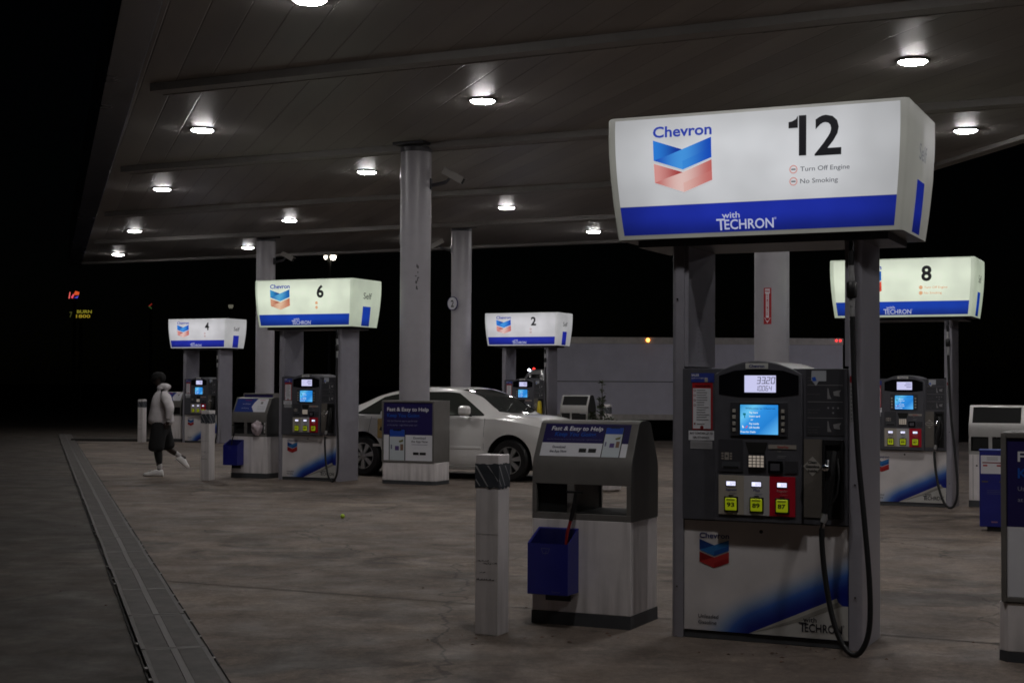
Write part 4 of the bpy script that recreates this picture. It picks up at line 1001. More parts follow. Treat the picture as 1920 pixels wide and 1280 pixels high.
# ------------------------------------------------------------------ potted plant
t = thing('potted_plant', 'tall bushy plant in a white pot between the bin and the trailer', 'plant', (1.42, 22.5, .004))
q = MB(); q.lathe([(.20, 0), (.24, .03), (.27, .25), (.29, .42), (.30, .44), (.27, .44), (.25, .36)], (0, 0, 0), M_white, 28); q.build('pot', t)
q = MB(); rn = random.Random(11); lf = mat('dark_leaves', (.045, .06, .028), .5, vary=.5, vscale=9); st = mat('stem', (.06, .05, .03), .7)
stems = []
for k in range(16):
    a = rn.uniform(0, 6.28); top = rn.uniform(.75, 1.15) if k else 1.62; sp_ = rn.uniform(.05, .36) if k else .02
    if k in (1, 2): top = 1.35; sp_ = .06
    P = cam_([(rn.uniform(-.12, .12), rn.uniform(-.12, .12), .38), (math.cos(a)*sp_*.5-.03, math.sin(a)*sp_*.5, (top+.38)/2), (math.cos(a)*sp_-.03, math.sin(a)*sp_, top)], 5); q.tube(P, .006, st, 5); stems.append(P)
q.build('stems', t)
q = MB()
for P in stems:
    for i, p in enumerate(P[2:]):
        for j in range(13):
            a = rn.uniform(0, 6.28); l = rn.uniform(.05, .10); el = rn.uniform(-.2, .9); d = Vector((math.cos(a)*math.cos(el), math.sin(a)*math.cos(el), math.sin(el)))
            s = d.cross(Vector((rn.uniform(-1, 1), rn.uniform(-1, 1), 1))).normalized()*l*.2; b = p+Vector([rn.uniform(-.03, .03) for _ in range(3)])
            q.add([b, b+d*l*.5+s, b+d*l, b+d*l*.5-s], [(0, 1, 2, 3)], lf)
q.build('foliage', t, smooth=0)

# small litter
bm = bmesh.new(); bmesh.ops.create_icosphere(bm, subdivisions=3, radius=.027); me = bpy.data.meshes.new('ball'); bm.to_mesh(me); bm.free(); me.materials.append(mat('lime_felt', (.45, .62, .05), .8, bump=.3, bscale=200))
for p in me.polygons: p.use_smooth = True
o = bpy.data.objects.new('ball', me); col.objects.link(o); tag(o, 'small lime green ball lying on the concrete', 'ball'); o.location = (-2.0, 17.66, .031)
rn = random.Random(21)
q = MB(); lm = mat('litter_leaf', (.12, .05, .03), .7)
for (cx, cy, n_, s) in ((1.55, 8.85, 14, .35), (.55, 9.4, 8, .3), (2.9, 9.2, 6, .3), (-1.2, 11.5, 10, 1.4), (-.3, 9.3, 6, .25), (-3.5, 16, 8, 2.0)):
    for k in range(n_):
        x, y = cx+rn.gauss(0, s), cy+rn.gauss(0, s*.4); a = rn.uniform(0, 6.28); l = rn.uniform(.008, .024)
        d = Vector((math.cos(a), math.sin(a), 0))*l; e = Vector((-d.y, d.x, 0))*.5; c = Vector((x, y, .010))
        q.add([c-d, c-e+Vector((0, 0, .006)), c+d, c+e+Vector((0, 0, .004))], [(0, 1, 2, 3)], lm)
o = q.build('leaf_litter', smooth=0); o['kind'] = 'stuff'; tag(o, 'scattered dry leaf crumbs on the concrete', 'litter')

# ------------------------------------------------------------------ silver sedan
def lerp(T, x):
    for a, b in zip(T, T[1:]):
        if x <= b[0]:
            t = max(0, (x-a[0])/(b[0]-a[0])); return [p+(q_-p)*t for p, q_ in zip(a[1:], b[1:])]
    return list(T[-1][1:])
def smoothT(T, n=6):
    out = []; P = [[2*a-b for a, b in zip(T[0], T[1])]]+[list(t) for t in T]+[[2*a-b for a, b in zip(T[-1], T[-2])]]
    for i in range(1, len(P)-2):
        for k in range(n):
            t = k/n; a, b, c, d = P[i-1:i+3]
            row = [.5*((2*q1)+(r-p)*t+(2*p-5*q1+4*r-s)*t*t+(3*q1-p-3*r+s)*t**3) for p, q1, r, s in zip(a, b, c, d)]
            row[0] = b[0]+(c[0]-b[0])*t; out.append(tuple(row))
    out.append(tuple(T[-1])); return out
def car_shell(T, archs, ar, paint, parent):
    TT = smoothT(T); q = MB(); vs = []; ring = None
    for (x, zs, wl, zb, wb, zt, wr) in TT:
        low = cam_([(.0, zs, 0), (wl*.80, zs, 0), (wl*.965, zs+.07, 0), (wl, zs+(zb-zs)*.42, 0), (wl*.992, zs+(zb-zs)*.72, 0), (wb, zb, 0)], 4)
        pts = [(p.x, p.y) for p in low]
        gr = [(wb, zb), (wr, max(zb+.004, zt-.055))]; pts += [(gr[0][0]+(gr[1][0]-gr[0][0])*k/4, gr[0][1]+(gr[1][1]-gr[0][1])*k/4) for k in range(1, 5)]
        z5 = gr[1][1]; pts += [(wr*.93, z5+(zt-z5)*.45), (wr*.75, z5+(zt-z5)*.80), (wr*.4, z5+(zt-z5)*.96), (0, zt)]
        half = pts; full = [(x, y, z) for y, z in half]+[(x, -y, z) for y, z in reversed(half[1:-1])]
        ring = len(full); vs += full
    fs = []; n = len(TT)
    for i in range(n-1):
        for k in range(ring): fs.append((i*ring+k, i*ring+(k+1) % ring, (i+1)*ring+(k+1) % ring, (i+1)*ring+k))
    fs += [tuple(range(ring-1, -1, -1)), tuple(range((n-1)*ring, n*ring))]
    q.add(vs, fs, paint); body = q.build('body', parent, smooth=0)
    bm = bmesh.new(); bm.from_mesh(body.data); bmesh.ops.remove_doubles(bm, verts=bm.verts, dist=.0003); bmesh.ops.recalc_face_normals(bm, faces=bm.faces); bm.to_mesh(body.data); bm.free()
    c = MB()
    for x in archs:
        for s in (-1, 1): c.lathe([(ar, s*.55), (ar, s*1.2)] if s > 0 else [(ar, -1.2), (ar, -.55)], (x, 0, .345), M_dk, 40, 'y')
    cut = c.build('cut', parent, smooth=0)
    bm = bmesh.new(); bm.from_mesh(cut.data); bmesh.ops.recalc_face_normals(bm, faces=bm.faces); bm.to_mesh(cut.data); bm.free()
    md = body.modifiers.new('b', 'BOOLEAN'); md.operation = 'DIFFERENCE'; md.object = cut; md.solver = 'EXACT'
    bpy.context.view_layer.update(); dg = bpy.context.evaluated_depsgraph_get(); dg.update(); me = bpy.data.meshes.new_from_object(body.evaluated_get(dg)); body.modifiers.clear(); body.data = me; bpy.data.objects.remove(cut)
    me.materials.clear(); me.materials.append(paint); me.materials.append(M_dk)
    for p in me.polygons:
        ctr = p.center; p.material_index = 0
        if abs(ctr.y) > .5:
            for x in archs:
                if math.hypot(ctr.x-x, ctr.z-.345) < ar-.0005+.001 and (abs(p.normal.y) < .3 or abs(ctr.y) < .6): p.material_index = 1
    me.polygons.foreach_set('use_smooth', [True]*len(me.polygons)); me.set_sharp_from_angle(angle=R(32))
    return body, TT
def wheel(parent, x, y, r, w, dark=False):
    s = 1 if y > 0 else -1; q = MB()
    q.lathe([(r*.66, -w/2), (r*.92, -w/2), (r, -w/2+.03), (r, w/2-.03), (r*.92, w/2), (r*.66, w/2)], (x, y, r), M_rub, 40, 'y', close=False)
    ty = q.build('tyre', None, smooth=40)
    wh = bpy.data.objects.new('wheel', None); col.objects.link(wh); wh.parent = parent; ty.parent = wh
    q = MB(); a = mat('alloy_rim', (.42, .42, .42), .3, .8); yo = y+s*(w/2-.035)
    q.lathe([(r*.665, 0), (r*.665, s*.03), (r*.62, s*.03), (r*.60, -s*.03)], (x, yo, r), a, 40, 'y', close=False)
    q.lathe([(.055, -s*.02), (.055, s*.02), (.035, s*.028)], (x, yo, r), a, 16, 'y')
    for k in range(7):
        an = 2*math.pi*k/7+.2; d = Vector((math.cos(an), 0, math.sin(an))); n_ = Vector((-d.z, 0, d.x))
        c = Vector((x, yo, r)); f = Vector((0, s*.018, 0)); b = Vector((0, -s*.02, 0))
        P = [c+d*.04-n_*.022, c+d*.04+n_*.022, c+d*r*.63+n_*.042, c+d*r*.63-n_*.042]
        q.add([p+f for p in P]+[p+b for p in P], [(0, 1, 2, 3), (0, 4, 5, 1), (1, 5, 6, 2), (2, 6, 7, 3), (3, 7, 4, 0)], a)
    q.lathe([(.001, -s*.045), (r*.64, -s*.045)], (x, yo, r), M_dk, 24, 'y', close=False)
    q.build('rim', wh, smooth=30)
    return wh
HD = R(-29); cf = Vector((math.cos(HD), math.sin(HD), 0)); cl = Vector((-cf.y, cf.x, 0))
cc = Vector((-1.25, 25.33, 0))+cl*.82
car = thing('sedan', 'silver white four door sedan parked behind the poster box with its side mirror showing', 'car', (cc.x, cc.y, .004), HD); car.scale = (1.03, 1.03, 1.03)
paint = mat('pearl_paint', (.74, .72, .71), .28, .1, coat=.9)
ST = [(-2.40, .50, .66, .80, .60, .88, .5), (-2.34, .34, .80, .90, .72, .98, .60), (-2.05, .25, .88, .98, .83, 1.12, .68), (-1.68, .22, .91, 1.01, .86, 1.235, .63), (-1.28, .21, .915, 1.01, .87, 1.39, .595),
      (-.80, .21, .915, 1.01, .88, 1.485, .58), (-.2, .20, .915, 1.01, .88, 1.51, .585), (.28, .20, .915, 1.01, .88, 1.495, .58), (.70, .20, .915, 1.005, .87, 1.37, .59), (1.02, .20, .915, .99, .86, 1.17, .66),
      (1.18, .2, .91, .98, .85, 1.075, .70), (1.6, .21, .905, .93, .83, 1.03, .70), (2.0, .24, .86, .85, .79, .93, .66), (2.28, .30, .76, .72, .70, .79, .56), (2.38, .42, .62, .62, .58, .66, .45)]
WX = (-1.44, 1.40)
body, TT = car_shell(ST, WX, .405, paint, car)
for x in WX:
    for y in (-.80, .80): wheel(car, x, y, .335, .215)
def side_y(x, z, off=.004):
    zs, wl, zb, wb, zt, wr = lerp(TT, x); z5 = max(zb+.004, zt-.055); t = min(1, max(0, (z-zb)/(z5-zb))); return wb+(wr-wb)*t+off
def top_z(x, y, off=.004):
    zs, wl, zb, wb, zt, wr = lerp(TT, x); z5 = max(zb+.004, zt-.055); u = min(1, abs(y)/wr)
    K = [(0, 1), (.4, .96), (.75, .80), (.93, .45), (1, 0)]
    for (a, p), (b, r_) in zip(K, K[1:]):
        if u <= b: f = p+(r_-p)*(u-a)/(b-a); break
    return z5+(zt-z5)*f+off
glass = mat('dark_car_glass', (.03, .034, .034), .04, 0, coat=.5)
glass_s = mat('side_car_glass', (.035, .038, .034), .07)
for s in (-1, 1):
    for nm, X0, X1 in (('side_window', -1.62, -.68), ('side_window', -.62, .88)):
        q = MB(); N = 26; vs = []; fs = []
        for i in range(N+1):
            x = X0+(X1-X0)*i/N
            if X0 < -1: lo = 1.045; hi = min(1.42, 1.06+(x+1.62)*.62, lerp(TT, x)[4]-.085)
            else: lo = 1.045; hi = min(1.435, lerp(TT, x)[4]-.085, 1.05+(.90-x)*.60)
            hi = max(hi, lo+.004)
            for j in range(5):
                z = lo+(hi-lo)*j/4; vs.append((x, s*side_y(x, z), z))
        for i in range(N):
            for j in range(4): fs.append((i*5+j, (i+1)*5+j, (i+1)*5+j+1, i*5+j+1))
        q.add(vs, fs, glass_s)
        # dark seal under the glass
        q.add([p for i in range(0, N+1) for p in ((vs[i*5][0], vs[i*5][1]+s*.002, 1.022), (vs[i*5][0], vs[i*5][1]+s*.003, 1.05))], [(2*i, 2*i+2, 2*i+3, 2*i+1) for i in range(N)], M_black)
        q.build(nm, car, smooth=40)
def top_panel(x0f, x1f, yw, name):
    q = MB(); N, K = 16, 14; vs = []; fs = []
    for i in range(N+1):
        for k in range(K+1):
            v = -1+2*k/K; y = v*yw; x = x0f(v)+(x1f(v)-x0f(v))*i/N
            wr = lerp(TT, x)[5]; y = v*wr*.93; vs.append((x, y, top_z(x, y, .005)))
    for i in range(N):
        for k in range(K): fs.append((i*(K+1)+k, i*(K+1)+k+1, (i+1)*(K+1)+k+1, (i+1)*(K+1)+k))
    q.add(vs, fs, glass); q.build(name, car, smooth=60)
top_panel(lambda v: .42-.10*v*v, lambda v: 1.19-.13*v*v, .6, 'windscreen')
top_panel(lambda v: -1.98+.08*v*v, lambda v: -1.22+.08*v*v, .6, 'rear_window')
seam = mat('panel_gap', (.012, .012, .012), .7)
def body_y(x, z):
    zs, wl, zb, wb, zt, wr = lerp(TT, x); u = (z-zs)/(zb-zs); K = [(0, .80), (.09, .965), (.42, 1), (.72, .992), (1, wb/wl)]
    for (a, p), (b, r_) in zip(K, K[1:]):
        if u <= b: return wl*(p+(r_-p)*(u-a)/(b-a))
    return wb
for s in (-1, 1):
    for xd in (-.65, .93, -1.28):
        q = MB(); z0 = .33 if xd > -1 else .62; q.tube([(xd-(.06 if xd < -1 else 0)*(1-k/8), s*(body_y(xd, z0+(1.0-z0)*k/8)+.0005), z0+(1.0-z0)*k/8) for k in range(9)], .0042, seam, 5); q.build('door_gap', car)
    for xd in (-.90, .02):
        q = MB(); q.tube([(xd-.09, s*(body_y(xd, .86)+.002), .86), (xd-.07, s*(body_y(xd, .86)+.03), .865), (xd+.07, s*(body_y(xd, .86)+.03), .865), (xd+.09, s*(body_y(xd, .86)+.002), .86)], .012, paint, 8); q.build('door_handle', car)
    q = MB()
    for a, b in ((-.60, .88), (-1.22, -.70)): q.box(a, b, *sorted((s*.910, s*.925)), .50, .545, paint)
    q.build('side_moulding', car, bevel=.006)
    q = MB(); q.box(-.98, .98, *sorted((s*.80, s*.905)), .165, .225, mat('sill_paint', (.28, .265, .25), .4)); q.build('sill', car, bevel=.01)
    q = MB(); q.tube(cam_([(.70, s*.90, 1.045), (.66, s*.98, 1.07), (.62, s*1.06, 1.09)], 3), .02, M_black, 8)
    mm = [(.62, .105, .075)]
    q2 = MB(); q2.box(.54, .74, *sorted((s*.955, s*1.10)), 1.045, 1.205, paint); m_ = q2.build('wing_mirror', car, bevel=.055, seg=4); q.build('mirror_stalk', m_)
    q = MB(); q.poly([(1.98, .76), (2.30, .70), (2.26, .80), (2.02, .86)], lambda x, z: (x, s*(body_y(x, z)+.006), z), mat('headlamp_glass', (.35, .35, .36), .08, .3)); q.build('headlight', car)
    q = MB(); q.poly([(1.965, .80), (2.05, .755), (2.03, .72), (1.96, .775)], lambda x, z: (x, s*(body_y(x, z)+.008), z), mat('orange_marker', (.6, .08, .03), .2, em=(1, .15, .06), es=.25)); q.build('side_marker', car)
    q = MB(); q.poly([(-2.36, .74), (-2.12, .78), (-2.12, .92), (-2.34, .90)], lambda x, z: (x, s*(body_y(x, z)+.006), z), mat('tail_red', (.25, .01, .01), .2)); q.build('tail_light', car)
q = MB(); q.box(-2.1, 2.1, -.72, .72, .17, .30, M_dk); q.build('underbody', car)
q = MB(); q.tube([(1.16, -.55, 1.115), (1.02, -.1, 1.24)], .006, M_black, 6); q.tube([(1.17, .05, 1.11), (1.03, .5, 1.22)], .006, M_black, 6); q.build('wiper', car)
# ------------------------------------------------------------------ walking person
def skin(chains, m, lvl=2):
    """chains: list of lists of (x,y,z,r[,r2]) ; consecutive points joined; a chain starting with an int hangs on that vertex"""
    vs = []; ed = []; rad = []
    for ch in chains:
        prev = None
        for p in ch:
            if isinstance(p, int): prev = p; continue
            vs.append(p[:3]); rad.append((p[3], p[4] if len(p) > 4 else p[3])); i = len(vs)-1
            if prev is not None: ed.append((prev, i))
            prev = i
    me = bpy.data.meshes.new('s'); me.from_pydata(vs, ed, []); o = bpy.data.objects.new('s', me); col.objects.link(o)
    md = o.modifiers.new('k', 'SKIN'); md.use_smooth_shade = True; md.branch_smoothing = .6
    for i, r in enumerate(rad): me.skin_vertices[0].data[i].radius = r; me.skin_vertices[0].data[i].use_root = (i == 0)
    sb = o.modifiers.new('u', 'SUBSURF'); sb.levels = lvl; sb.render_levels = lvl
    dg = bpy.context.evaluated_depsgraph_get(); r_ = bpy.data.meshes.new_from_object(o.evaluated_get(dg)); bpy.data.objects.remove(o)
    return ([tuple(v.co) for v in r_.vertices], [tuple(p.vertices) for p in r_.polygons], m)
pe = thing('person', 'person walking past in a pale hooded sweatshirt, dark shorts and white trainers', 'person', (-6.06, 25.48, .004), R(4)); pe.scale = (1.16, 1.16, 1.02)
sk = mat('dark_skin', (.026, .015, .011), .55); hood_m = mat('pale_sweatshirt', (.72, .68, .70), .85, vary=.25, vscale=7, bump=.5, bscale=22); sh_m = mat('black_shorts', (.008, .008, .009), .9, bump=.4, bscale=20)
leg_m = mat('black_leggings', (.007, .007, .008), .8); sock_m = mat('white_sock', (.55, .53, .53), .9); shoe_m = mat('white_trainer', (.85, .83, .83), .5, vary=.1); hair_m = mat('black_hair', (.004, .004, .004), .9)
q = MB()
q.add(*skin([[(.03, 0, .93, .13, .15), (.035, 0, 1.10, .11, .14), (.05, 0, 1.32, .12, .17), (.035, 0, 1.46, .075, .09), (.0, 0, 1.52, .052), (-.02, 0, 1.58, .075, .07), (-.025, 0, 1.655, .088, .078), (-.02, 0, 1.71, .055)],
    [2, (.09, -.17, 1.40, .06), (.19, -.24, 1.14, .043), (.18, -.25, .95, .028), (.172, -.252, .905, .030, .022), (.165, -.252, .865, .032, .020)],
    [2, (.04, .17, 1.40, .06), (-.02, .24, 1.14, .043), (-.11, .25, .97, .028), (-.13, .25, .925, .030, .022), (-.145, .25, .885, .032, .02)],
    [0, (.03, -.095, .84, .095), (.0, -.10, .50, .058), (.02, -.10, .36, .058), (.04, -.10, .10, .036), (.0, -.10, .05, .035), (-.09, -.10, .035, .03)],
    [0, (.05, .095, .84, .095), (.10, .10, .50, .058), (.17, .15, .42, .055), (.27, .20, .335, .036), (.31, .205, .31, .035), (.38, .21, .285, .03)]], sk))
# nose, chin, ears
q.add(*skin([[(-.095, 0, 1.645, .012), (-.118, 0, 1.615, .013), (-.10, 0, 1.60, .010)]], sk, 1)); q.add(*skin([[(-.07, 0, 1.57, .03), (-.085, 0, 1.555, .02)]], sk, 1))
for s in (-1, 1): q.add(*skin([[(-.01, s*.078, 1.66, .012), (.005, s*.086, 1.64, .012), (-.005, s*.080, 1.615, .009)]], sk, 1))
for (wx, wy, wz, s) in ((.165, -.252, .865, -1), (-.145, .25, .885, 1)):
    for k in range(4):
        fx = wx-.028+k*.018; L = (.062, .074, .078, .066)[k]
        q.add(*skin([[(fx, wy, wz+.01, .0095), (fx-.004, wy+s*.002, wz-L*.5, .0085), (fx-.004, wy-s*.012, wz-L*.85, .0078), (fx-.002, wy-s*.022, wz-L*1.05, .007)]], sk, 1))
    q.add(*skin([[(wx-.020, wy, wz+.035, .011), (wx-.045, wy-s*.008, wz+.01, .0095), (wx-.052, wy-s*.014, wz-.022, .008)]], sk, 1))
q.build('body', pe, smooth=60)
q = MB()
for s in (-1, 1): q.lathe([(.002, -.004), (.010, 0), (.002, .004)], (-.096, s*.032, 1.655), mat('eye_white', (.25, .24, .23), .3), 10, 'x')
q.build('eyes', pe)
bm = bmesh.new(); bmesh.ops.create_icosphere(bm, subdivisions=4, radius=1)
bmesh.ops.delete(bm, geom=[v for v in bm.verts if v.co.z < -.15-.75*v.co.x*(-1) and v.co.x < .35 or v.co.z < -.75], context='VERTS')
for v in bm.verts: k = 1+.05*mn.noise(v.co*6); v.co = Vector((v.co.x*.108*k-.008, v.co.y*.092*k, v.co.z*.105*k+1.645))
q = MB(); q.add([tuple(v.co) for v in bm.verts], [tuple(v.index for v in f.verts) for f in bm.faces], hair_m); bm.free(); q.build('hair', pe, smooth=60)
q = MB(); q.add(*skin([[(.03, 0, .84, .175, .20), (.035, 0, .93, .205, .22), (.035, 0, 1.08, .215, .22), (.045, 0, 1.30, .195, .215), (.045, 0, 1.44, .125, .15), (.03, 0, 1.51, .075, .085)],
    [3, (.10, -.19, 1.39, .098), (.205, -.25, 1.14, .078), (.185, -.255, .97, .048), (.183, -.255, .955, .046)],
    [3, (.04, .19, 1.39, .098), (-.03, .25, 1.14, .078), (-.11, .25, .99, .048), (-.115, .25, .975, .046)],
    [5, (.11, 0, 1.50, .09, .11), (.14, 0, 1.44, .07, .11)]], hood_m))
q.build('hooded_sweatshirt', pe, smooth=60)
q = MB(); q.add(*skin([[(.183, -.255, .955, .042), (.178, -.256, .905, .040)]], sock_m, 1)); q.build('cuff', pe, smooth=60)
q = MB(); q.add(*skin([[(.035, 0, 1.02, .14, .165), (.035, 0, .86, .15, .18)], [1, (.02, -.11, .76, .135), (-.01, -.11, .50, .13), (-.015, -.11, .40, .12)], [1, (.06, .11, .76, .135), (.11, .11, .52, .12), (.135, .115, .43, .11)]], sh_m)); q.build('shorts', pe, smooth=60)
q = MB(); q.add(*skin([[(.0, -.10, .52, .068), (.022, -.10, .36, .068), (.037, -.10, .19, .046)]], leg_m)); q.build('legging', pe, smooth=60)
q = MB(); q.add(*skin([[(.036, -.10, .24, .046), (.04, -.10, .10, .044)]], sock_m)); q.build('sock', pe, smooth=60)
q = MB(); q.add(*skin([[(.205, .17, .395, .048), (.27, .20, .335, .045), (.30, .203, .315, .045)]], sock_m)); q.build('sock', pe, smooth=60)
def shoe(P, Q):     # P heel, Q toe, up hint
    P = Vector(P); Q = Vector(Q); d = (Q-P).normalized(); up = Vector((0, 0, 1)); sd = d.cross(up).normalized(); up = sd.cross(d)
    q = MB(); L = (Q-P).length; st = [(-.03, .034, .0, .085), (.0, .040, 0, .115), (.25, .042, 0, .12), (.45, .044, 0, .105), (.7, .050, 0, .078), (.9, .046, .003, .062), (1.0, .026, .010, .042)]
    vs = []; n = 12
    for t, w, z0, z1 in st:
        for k in range(n):
            a = 2*math.pi*k/n; c, s = math.cos(a), math.sin(a); y = w*(abs(c)**.6)*(1 if c > 0 else -1); z = (z0+z1)/2+(z1-z0)/2*(abs(s)**.6)*(1 if s > 0 else -1)
            vs.append(P+d*(t*L)+sd*y+up*z)
    fs = [(i*n+k, i*n+(k+1) % n, (i+1)*n+(k+1) % n, (i+1)*n+k) for i in range(len(st)-1) for k in range(n)]+[tuple(range(n-1, -1, -1)), tuple(range((len(st)-1)*n, len(st)*n))]
    q.add(vs, fs, shoe_m); return q
q = shoe((.085, -.10, 0), (-.195, -.10, 0)); sh = q.build('trainer', pe, smooth=60)
q = MB(); q.tube(cam_([(-.06, -.10, .088), (-.09, -.115, .11), (-.12, -.12, .10), (-.10, -.13, .07)], 4), .006, sock_m, 6); q.build('lace', sh)
q = shoe((.225, .195, .265), (.40, .225, .10)); q.build('trainer', pe, smooth=60)
# ------------------------------------------------------------------ trailer and truck behind the canopy
M_tr = mat('trailer_white_sheet', (.80, .78, .88), .5, .0, vary=.10, vscale=1.2)
M_rail = mat('trailer_alloy_rail', (.62, .58, .54), .4, .4, vary=.2)
tr = thing('trailer', 'long white box trailer parked in the dark behind the pumps, with small marker lights', 'trailer', (6.85, 54.0, -.75), R(.6))
L2 = 5.22
q = MB(); q.box(-L2, L2, 0, 2.55, 1.17, 4.05, M_tr); q.build('box', tr, bevel=.01)
q = MB(); q.box(-L2-.01, L2+.01, -.02, 2.57, 3.86, 4.10, M_rail); q.box(-L2-.01, L2+.01, -.02, 2.57, 1.10, 1.30, M_rail); q.box(-L2, L2, -.012, -.001, 2.47, 2.50, mat('trailer_gap', (.10, .10, .10), .6)); q.build('rail', tr, bevel=.006)
q = MB()
for k in range(26): x = -L2+.2+k*.4; q.tube([(x, -.006, 1.31), (x, -.006, 3.85)], .005, M_tr, 5)
q.build('rivet_seams', tr)
for x in (-4.95, 4.95):
    q = MB(); q.box(x-.03, x+.03, -.03, 2.4, .9, 1.1, M_dk); q.build('underframe', tr)
q = MB(); q.lathe([(.001, -.05), (.055, -.035), (.065, 0)], (-1.9, -.02, 4.0), emit('amber_marker', (255, 150, 60), 9), 12, 'y'); q.build('marker_light', tr)
for x in (4.98, 5.12):
    q = MB(); q.lathe([(.001, -.05), (.035, -.035), (.045, 0)], (x, -.02, 4.02), emit('red_marker', (255, 50, 50), 2.5), 12, 'y'); q.build('marker_light', tr)
for x in (3.2, 4.4):
    for y in (.3, 2.25):
        q = MB(); q.lathe([(.3, -.14), (.5, -.12), (.5, .12), (.3, .14)], (x, y, .5), M_rub, 28, 'y'); q.build('wheel', tr)
# truck cab in front of the trailer
sv = thing('truck_cab', 'pale truck cab with small white and red roof lights, behind the pump numbered 2', 'truck', (.42, 54.6, -.75), R(180.6))
sp_ = mat('white_truck_paint', (.66, .64, .64), .35, coat=.5)
S2 = [(-1.16, .75, .95, 1.85, .95, 2.80, .86), (-1.10, .70, 1.0, 1.86, 1.0, 2.90, .88), (-.6, .70, 1.0, 1.86, 1.0, 2.93, .90), (-.25, .70, 1.0, 1.86, 1.0, 2.88, .88), (.0, .70, 1.0, 1.86, .98, 2.55, .86), (.22, .70, 1.0, 1.85, .96, 2.12, .86),
      (.45, .68, 1.0, 1.8, .92, 2.02, .78), (.85, .66, .98, 1.7, .88, 1.92, .74), (1.08, .66, .92, 1.5, .80, 1.72, .64), (1.16, .72, .80, 1.3, .70, 1.45, .5)]
b2, TT2 = car_shell(S2, (), .5, sp_, sv)
wheel(sv, .35, -.86, .5, .26); wheel(sv, .35, .86, .5, .26)
def sy2(x, z):
    zs, wl, zb, wb, zt, wr = lerp(TT2, x); z5 = max(zb+.004, zt-.055); t = min(1, max(0, (z-zb)/(z5-zb))); return wb+(wr-wb)*t+.006
for s_ in (-1, 1):
    q = MB(); N = 12; vs = []
    for i in range(N+1):
        x = -.85+.95*i/N; hi = max(1.94, min(2.74, lerp(TT2, x)[4]-.13)); vs += [(x, s_*sy2(x, 1.92), 1.92), (x, s_*sy2(x, (1.92+hi)/2), (1.92+hi)/2), (x, s_*sy2(x, hi), hi)]
    q.add(vs, [(i*3+j, i*3+3+j, i*3+4+j, i*3+1+j) for i in range(N) for j in range(2)], M_gloss); q.build('side_window', sv)
q = MB(); q.lathe([(.05, 0), (.055, .03), (.03, .07), (.001, .08)], (-.20, .75, 2.86), emit('white_roof_lamp', (235, 240, 255), 6), 12); q.build('roof_light', sv)
for y in (-.1, -.75):
    q = MB(); q.lathe([(.035, 0), (.04, .03), (.02, .06), (.001, .065)], (-.38+.06*y, y, 2.92), emit('red_roof_lamp', (255, 50, 45), 3), 12); q.build('roof_light', sv)
# ------------------------------------------------------------------ distant lamps and signs
M_pole = mat('dark_pole', (.03, .03, .03), .6)
def far_lamp(x, y, h, label, s, heads, rgb, r=.3):
    t = thing('street_lamp', label, 'street lamp', (x, y, gz(y)), 0, 'distant parking lot lamps')
    q = MB(); q.tube([(0, 0, 0), (0, 0, h+.6)], [.14, .08], M_pole, 10); q.tube([(-heads[-1][0] if len(heads) < 2 else heads[0][0], 0, h+.35), (heads[-1][0], 0, h+.35)], .05, M_pole, 8); q.build('pole', t)
    for hx, hr, st in heads:
        q = MB(); q.box(hx-hr*1.5, hx+hr*1.5, -.3, .3, h+.16, h+.32, M_pole); q.build('lamp_head', t)
        q = MB(); q.lathe([(hr*.9, .155), (hr, .06), (hr*.6, -.12*hr/.3), (.01, -.16*hr/.3)], (hx, 0, h), emit('far_lens_%d' % int(st*10+hr*1000), rgb, st), 16); q.build('lamp_lens', t)
far_lamp(-9.9, 80, 8.36+.75, 'tall distant lamp post with a big and a small bright lamp', 1, [(-.20, .10, 4), (.20, .17, 8)], (255, 246, 225))
far_lamp(-17.1, 90, 6.2+.75, 'dim distant lamp over the sign numbered 4', 1, [(0, .16, .14)], (220, 215, 190))
far_lamp(17.5, 40, 8.5, 'added lamp out of view beside the canopy, put there to light the trailer', 1, [(0, .30, 340)], (240, 236, 245))  # unseen helper lamp, added only to brighten the trailer side
def far_sign(name, label, x, y, z, build):
    t = thing(name, label, 'sign', (x, y, gz(y)), 0)
    q = MB(); q.tube([(0, .3, 0), (0, .3, z+.5-gz(y))], .15, M_pole, 8); q.build('pole', t)
    q = MB(); build(q, lambda a, b: (a, 0, b+z-gz(y))); q.build('lettering', t, smooth=0)
def neon(q, F):
    r1, r2, b1 = emit('neon_rose', (225, 95, 90), 1), emit('neon_orange', (205, 78, 40), 1), emit('neon_blue', (80, 70, 190), 1)
    q.poly([(-.55, -.35), (-.42, -.35), (-.35, .3), (-.45, .3)], F, r1); q.poly([(-.32, -.25), (-.12, -.35), (.05, .05), (-.1, .1)], F, emit('neon_pink', (225, 75, 95), 1))
    q.poly([(-.05, .05), (.15, .42), (.55, .30), (.50, .02), (.2, .0)], F, r2); q.poly([(.02, -.28), (.35, -.32), (.48, -.05), (.3, -.14)], F, b1)
def marquee(q, F):
    y1, y2 = emit('marquee_yellow', (125, 118, 36), 1), emit('marquee_gold', (140, 120, 32), 1)
    q.text('7', -.85, -.28, .45, F, emit('marquee_dim', (60, 62, 28), 1), w=.22, off=.02)
    q.text('BURN', -.25, .05, .26, F, y1, w=1.2, off=.02); q.text('1800', -.32, -.32, .26, F, y2, w=1.15, off=.02)
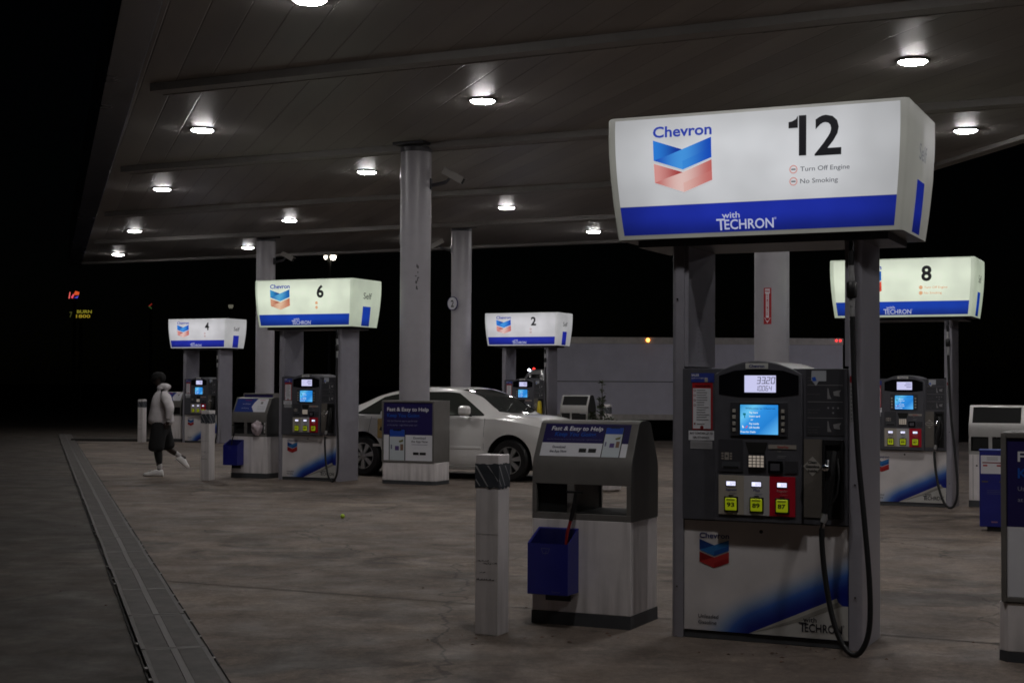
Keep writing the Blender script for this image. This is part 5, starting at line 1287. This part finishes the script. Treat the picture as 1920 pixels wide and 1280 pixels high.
far_sign('neon_sign', 'small glowing red, orange and blue neon sign far off in the dark', -29.6*150/100, 150, 1.6+(716.5-553)/2780*150, neon)
far_sign('marquee_sign', 'small yellow lettered sign far off in the dark under the neon sign', (149-960)/2780*120, 120, 1.6+(716.5-588)/2780*120, marquee)
far_sign('dim_sign', 'tiny dim red sign far off, between the canopy edge and sign 4', (281-960)/2780*150, 150, 1.6+(717.5-574)/2780*150, lambda q, F: (q.poly([(-.22, .0), (.12, .3), (.18, .22), (-.05, -.02)], F, emit('dim_red', (110, 30, 22), 1)), q.poly([(-.2, -.05), (.1, -.3), (.18, -.22), (-.05, 0)], F, emit('dim_green', (40, 60, 30), 1))))

# ------------------------------------------------------------------ world, light, camera
w = bpy.data.worlds.new('World'); scene.world = w; w.use_nodes = True
bg = w.node_tree.nodes['Background']; sky = w.node_tree.nodes.new('ShaderNodeTexSky'); sky.sky_type = 'NISHITA'; sky.sun_disc = False
sky.sun_elevation = R(20); sky.sun_rotation = R(140); w.node_tree.links.new(sky.outputs[0], bg.inputs[0]); bg.inputs[1].default_value = .00008
sl = bpy.data.lights.new('moon', 'SUN'); sl.energy = .002; sl.angle = R(.5); sl.color = (1, .95, .88)
so = bpy.data.objects.new('moon', sl); col.objects.link(so); so.rotation_euler = (R(70), 0, R(140))
cd = bpy.data.cameras.new('camera'); cam = bpy.data.objects.new('camera', cd); col.objects.link(cam); scene.camera = cam
cd.sensor_width = 36; cd.lens = 2780/1920*36; cd.clip_end = 3000; cd.clip_start = .05
cam.matrix_world = Matrix.Translation((0, 0, 1.6)) @ Matrix.Rotation(R(90)+math.atan(81/2780), 4, 'X') @ Matrix.Rotation(.0055, 4, 'Z')
scene.render.engine = 'CYCLES'
scene.view_settings.view_transform = 'Standard'; scene.view_settings.look = 'None'; scene.view_settings.exposure = 0; scene.view_settings.gamma = 1
cy = scene.cycles
cy.use_denoising = True; cy.max_bounces = 7; cy.diffuse_bounces = 4; cy.glossy_bounces = 3; cy.sample_clamp_indirect = 4; cy.use_light_tree = True
cy.caustics_reflective = False; cy.caustics_refractive = False; cy.filter_width = 1.7
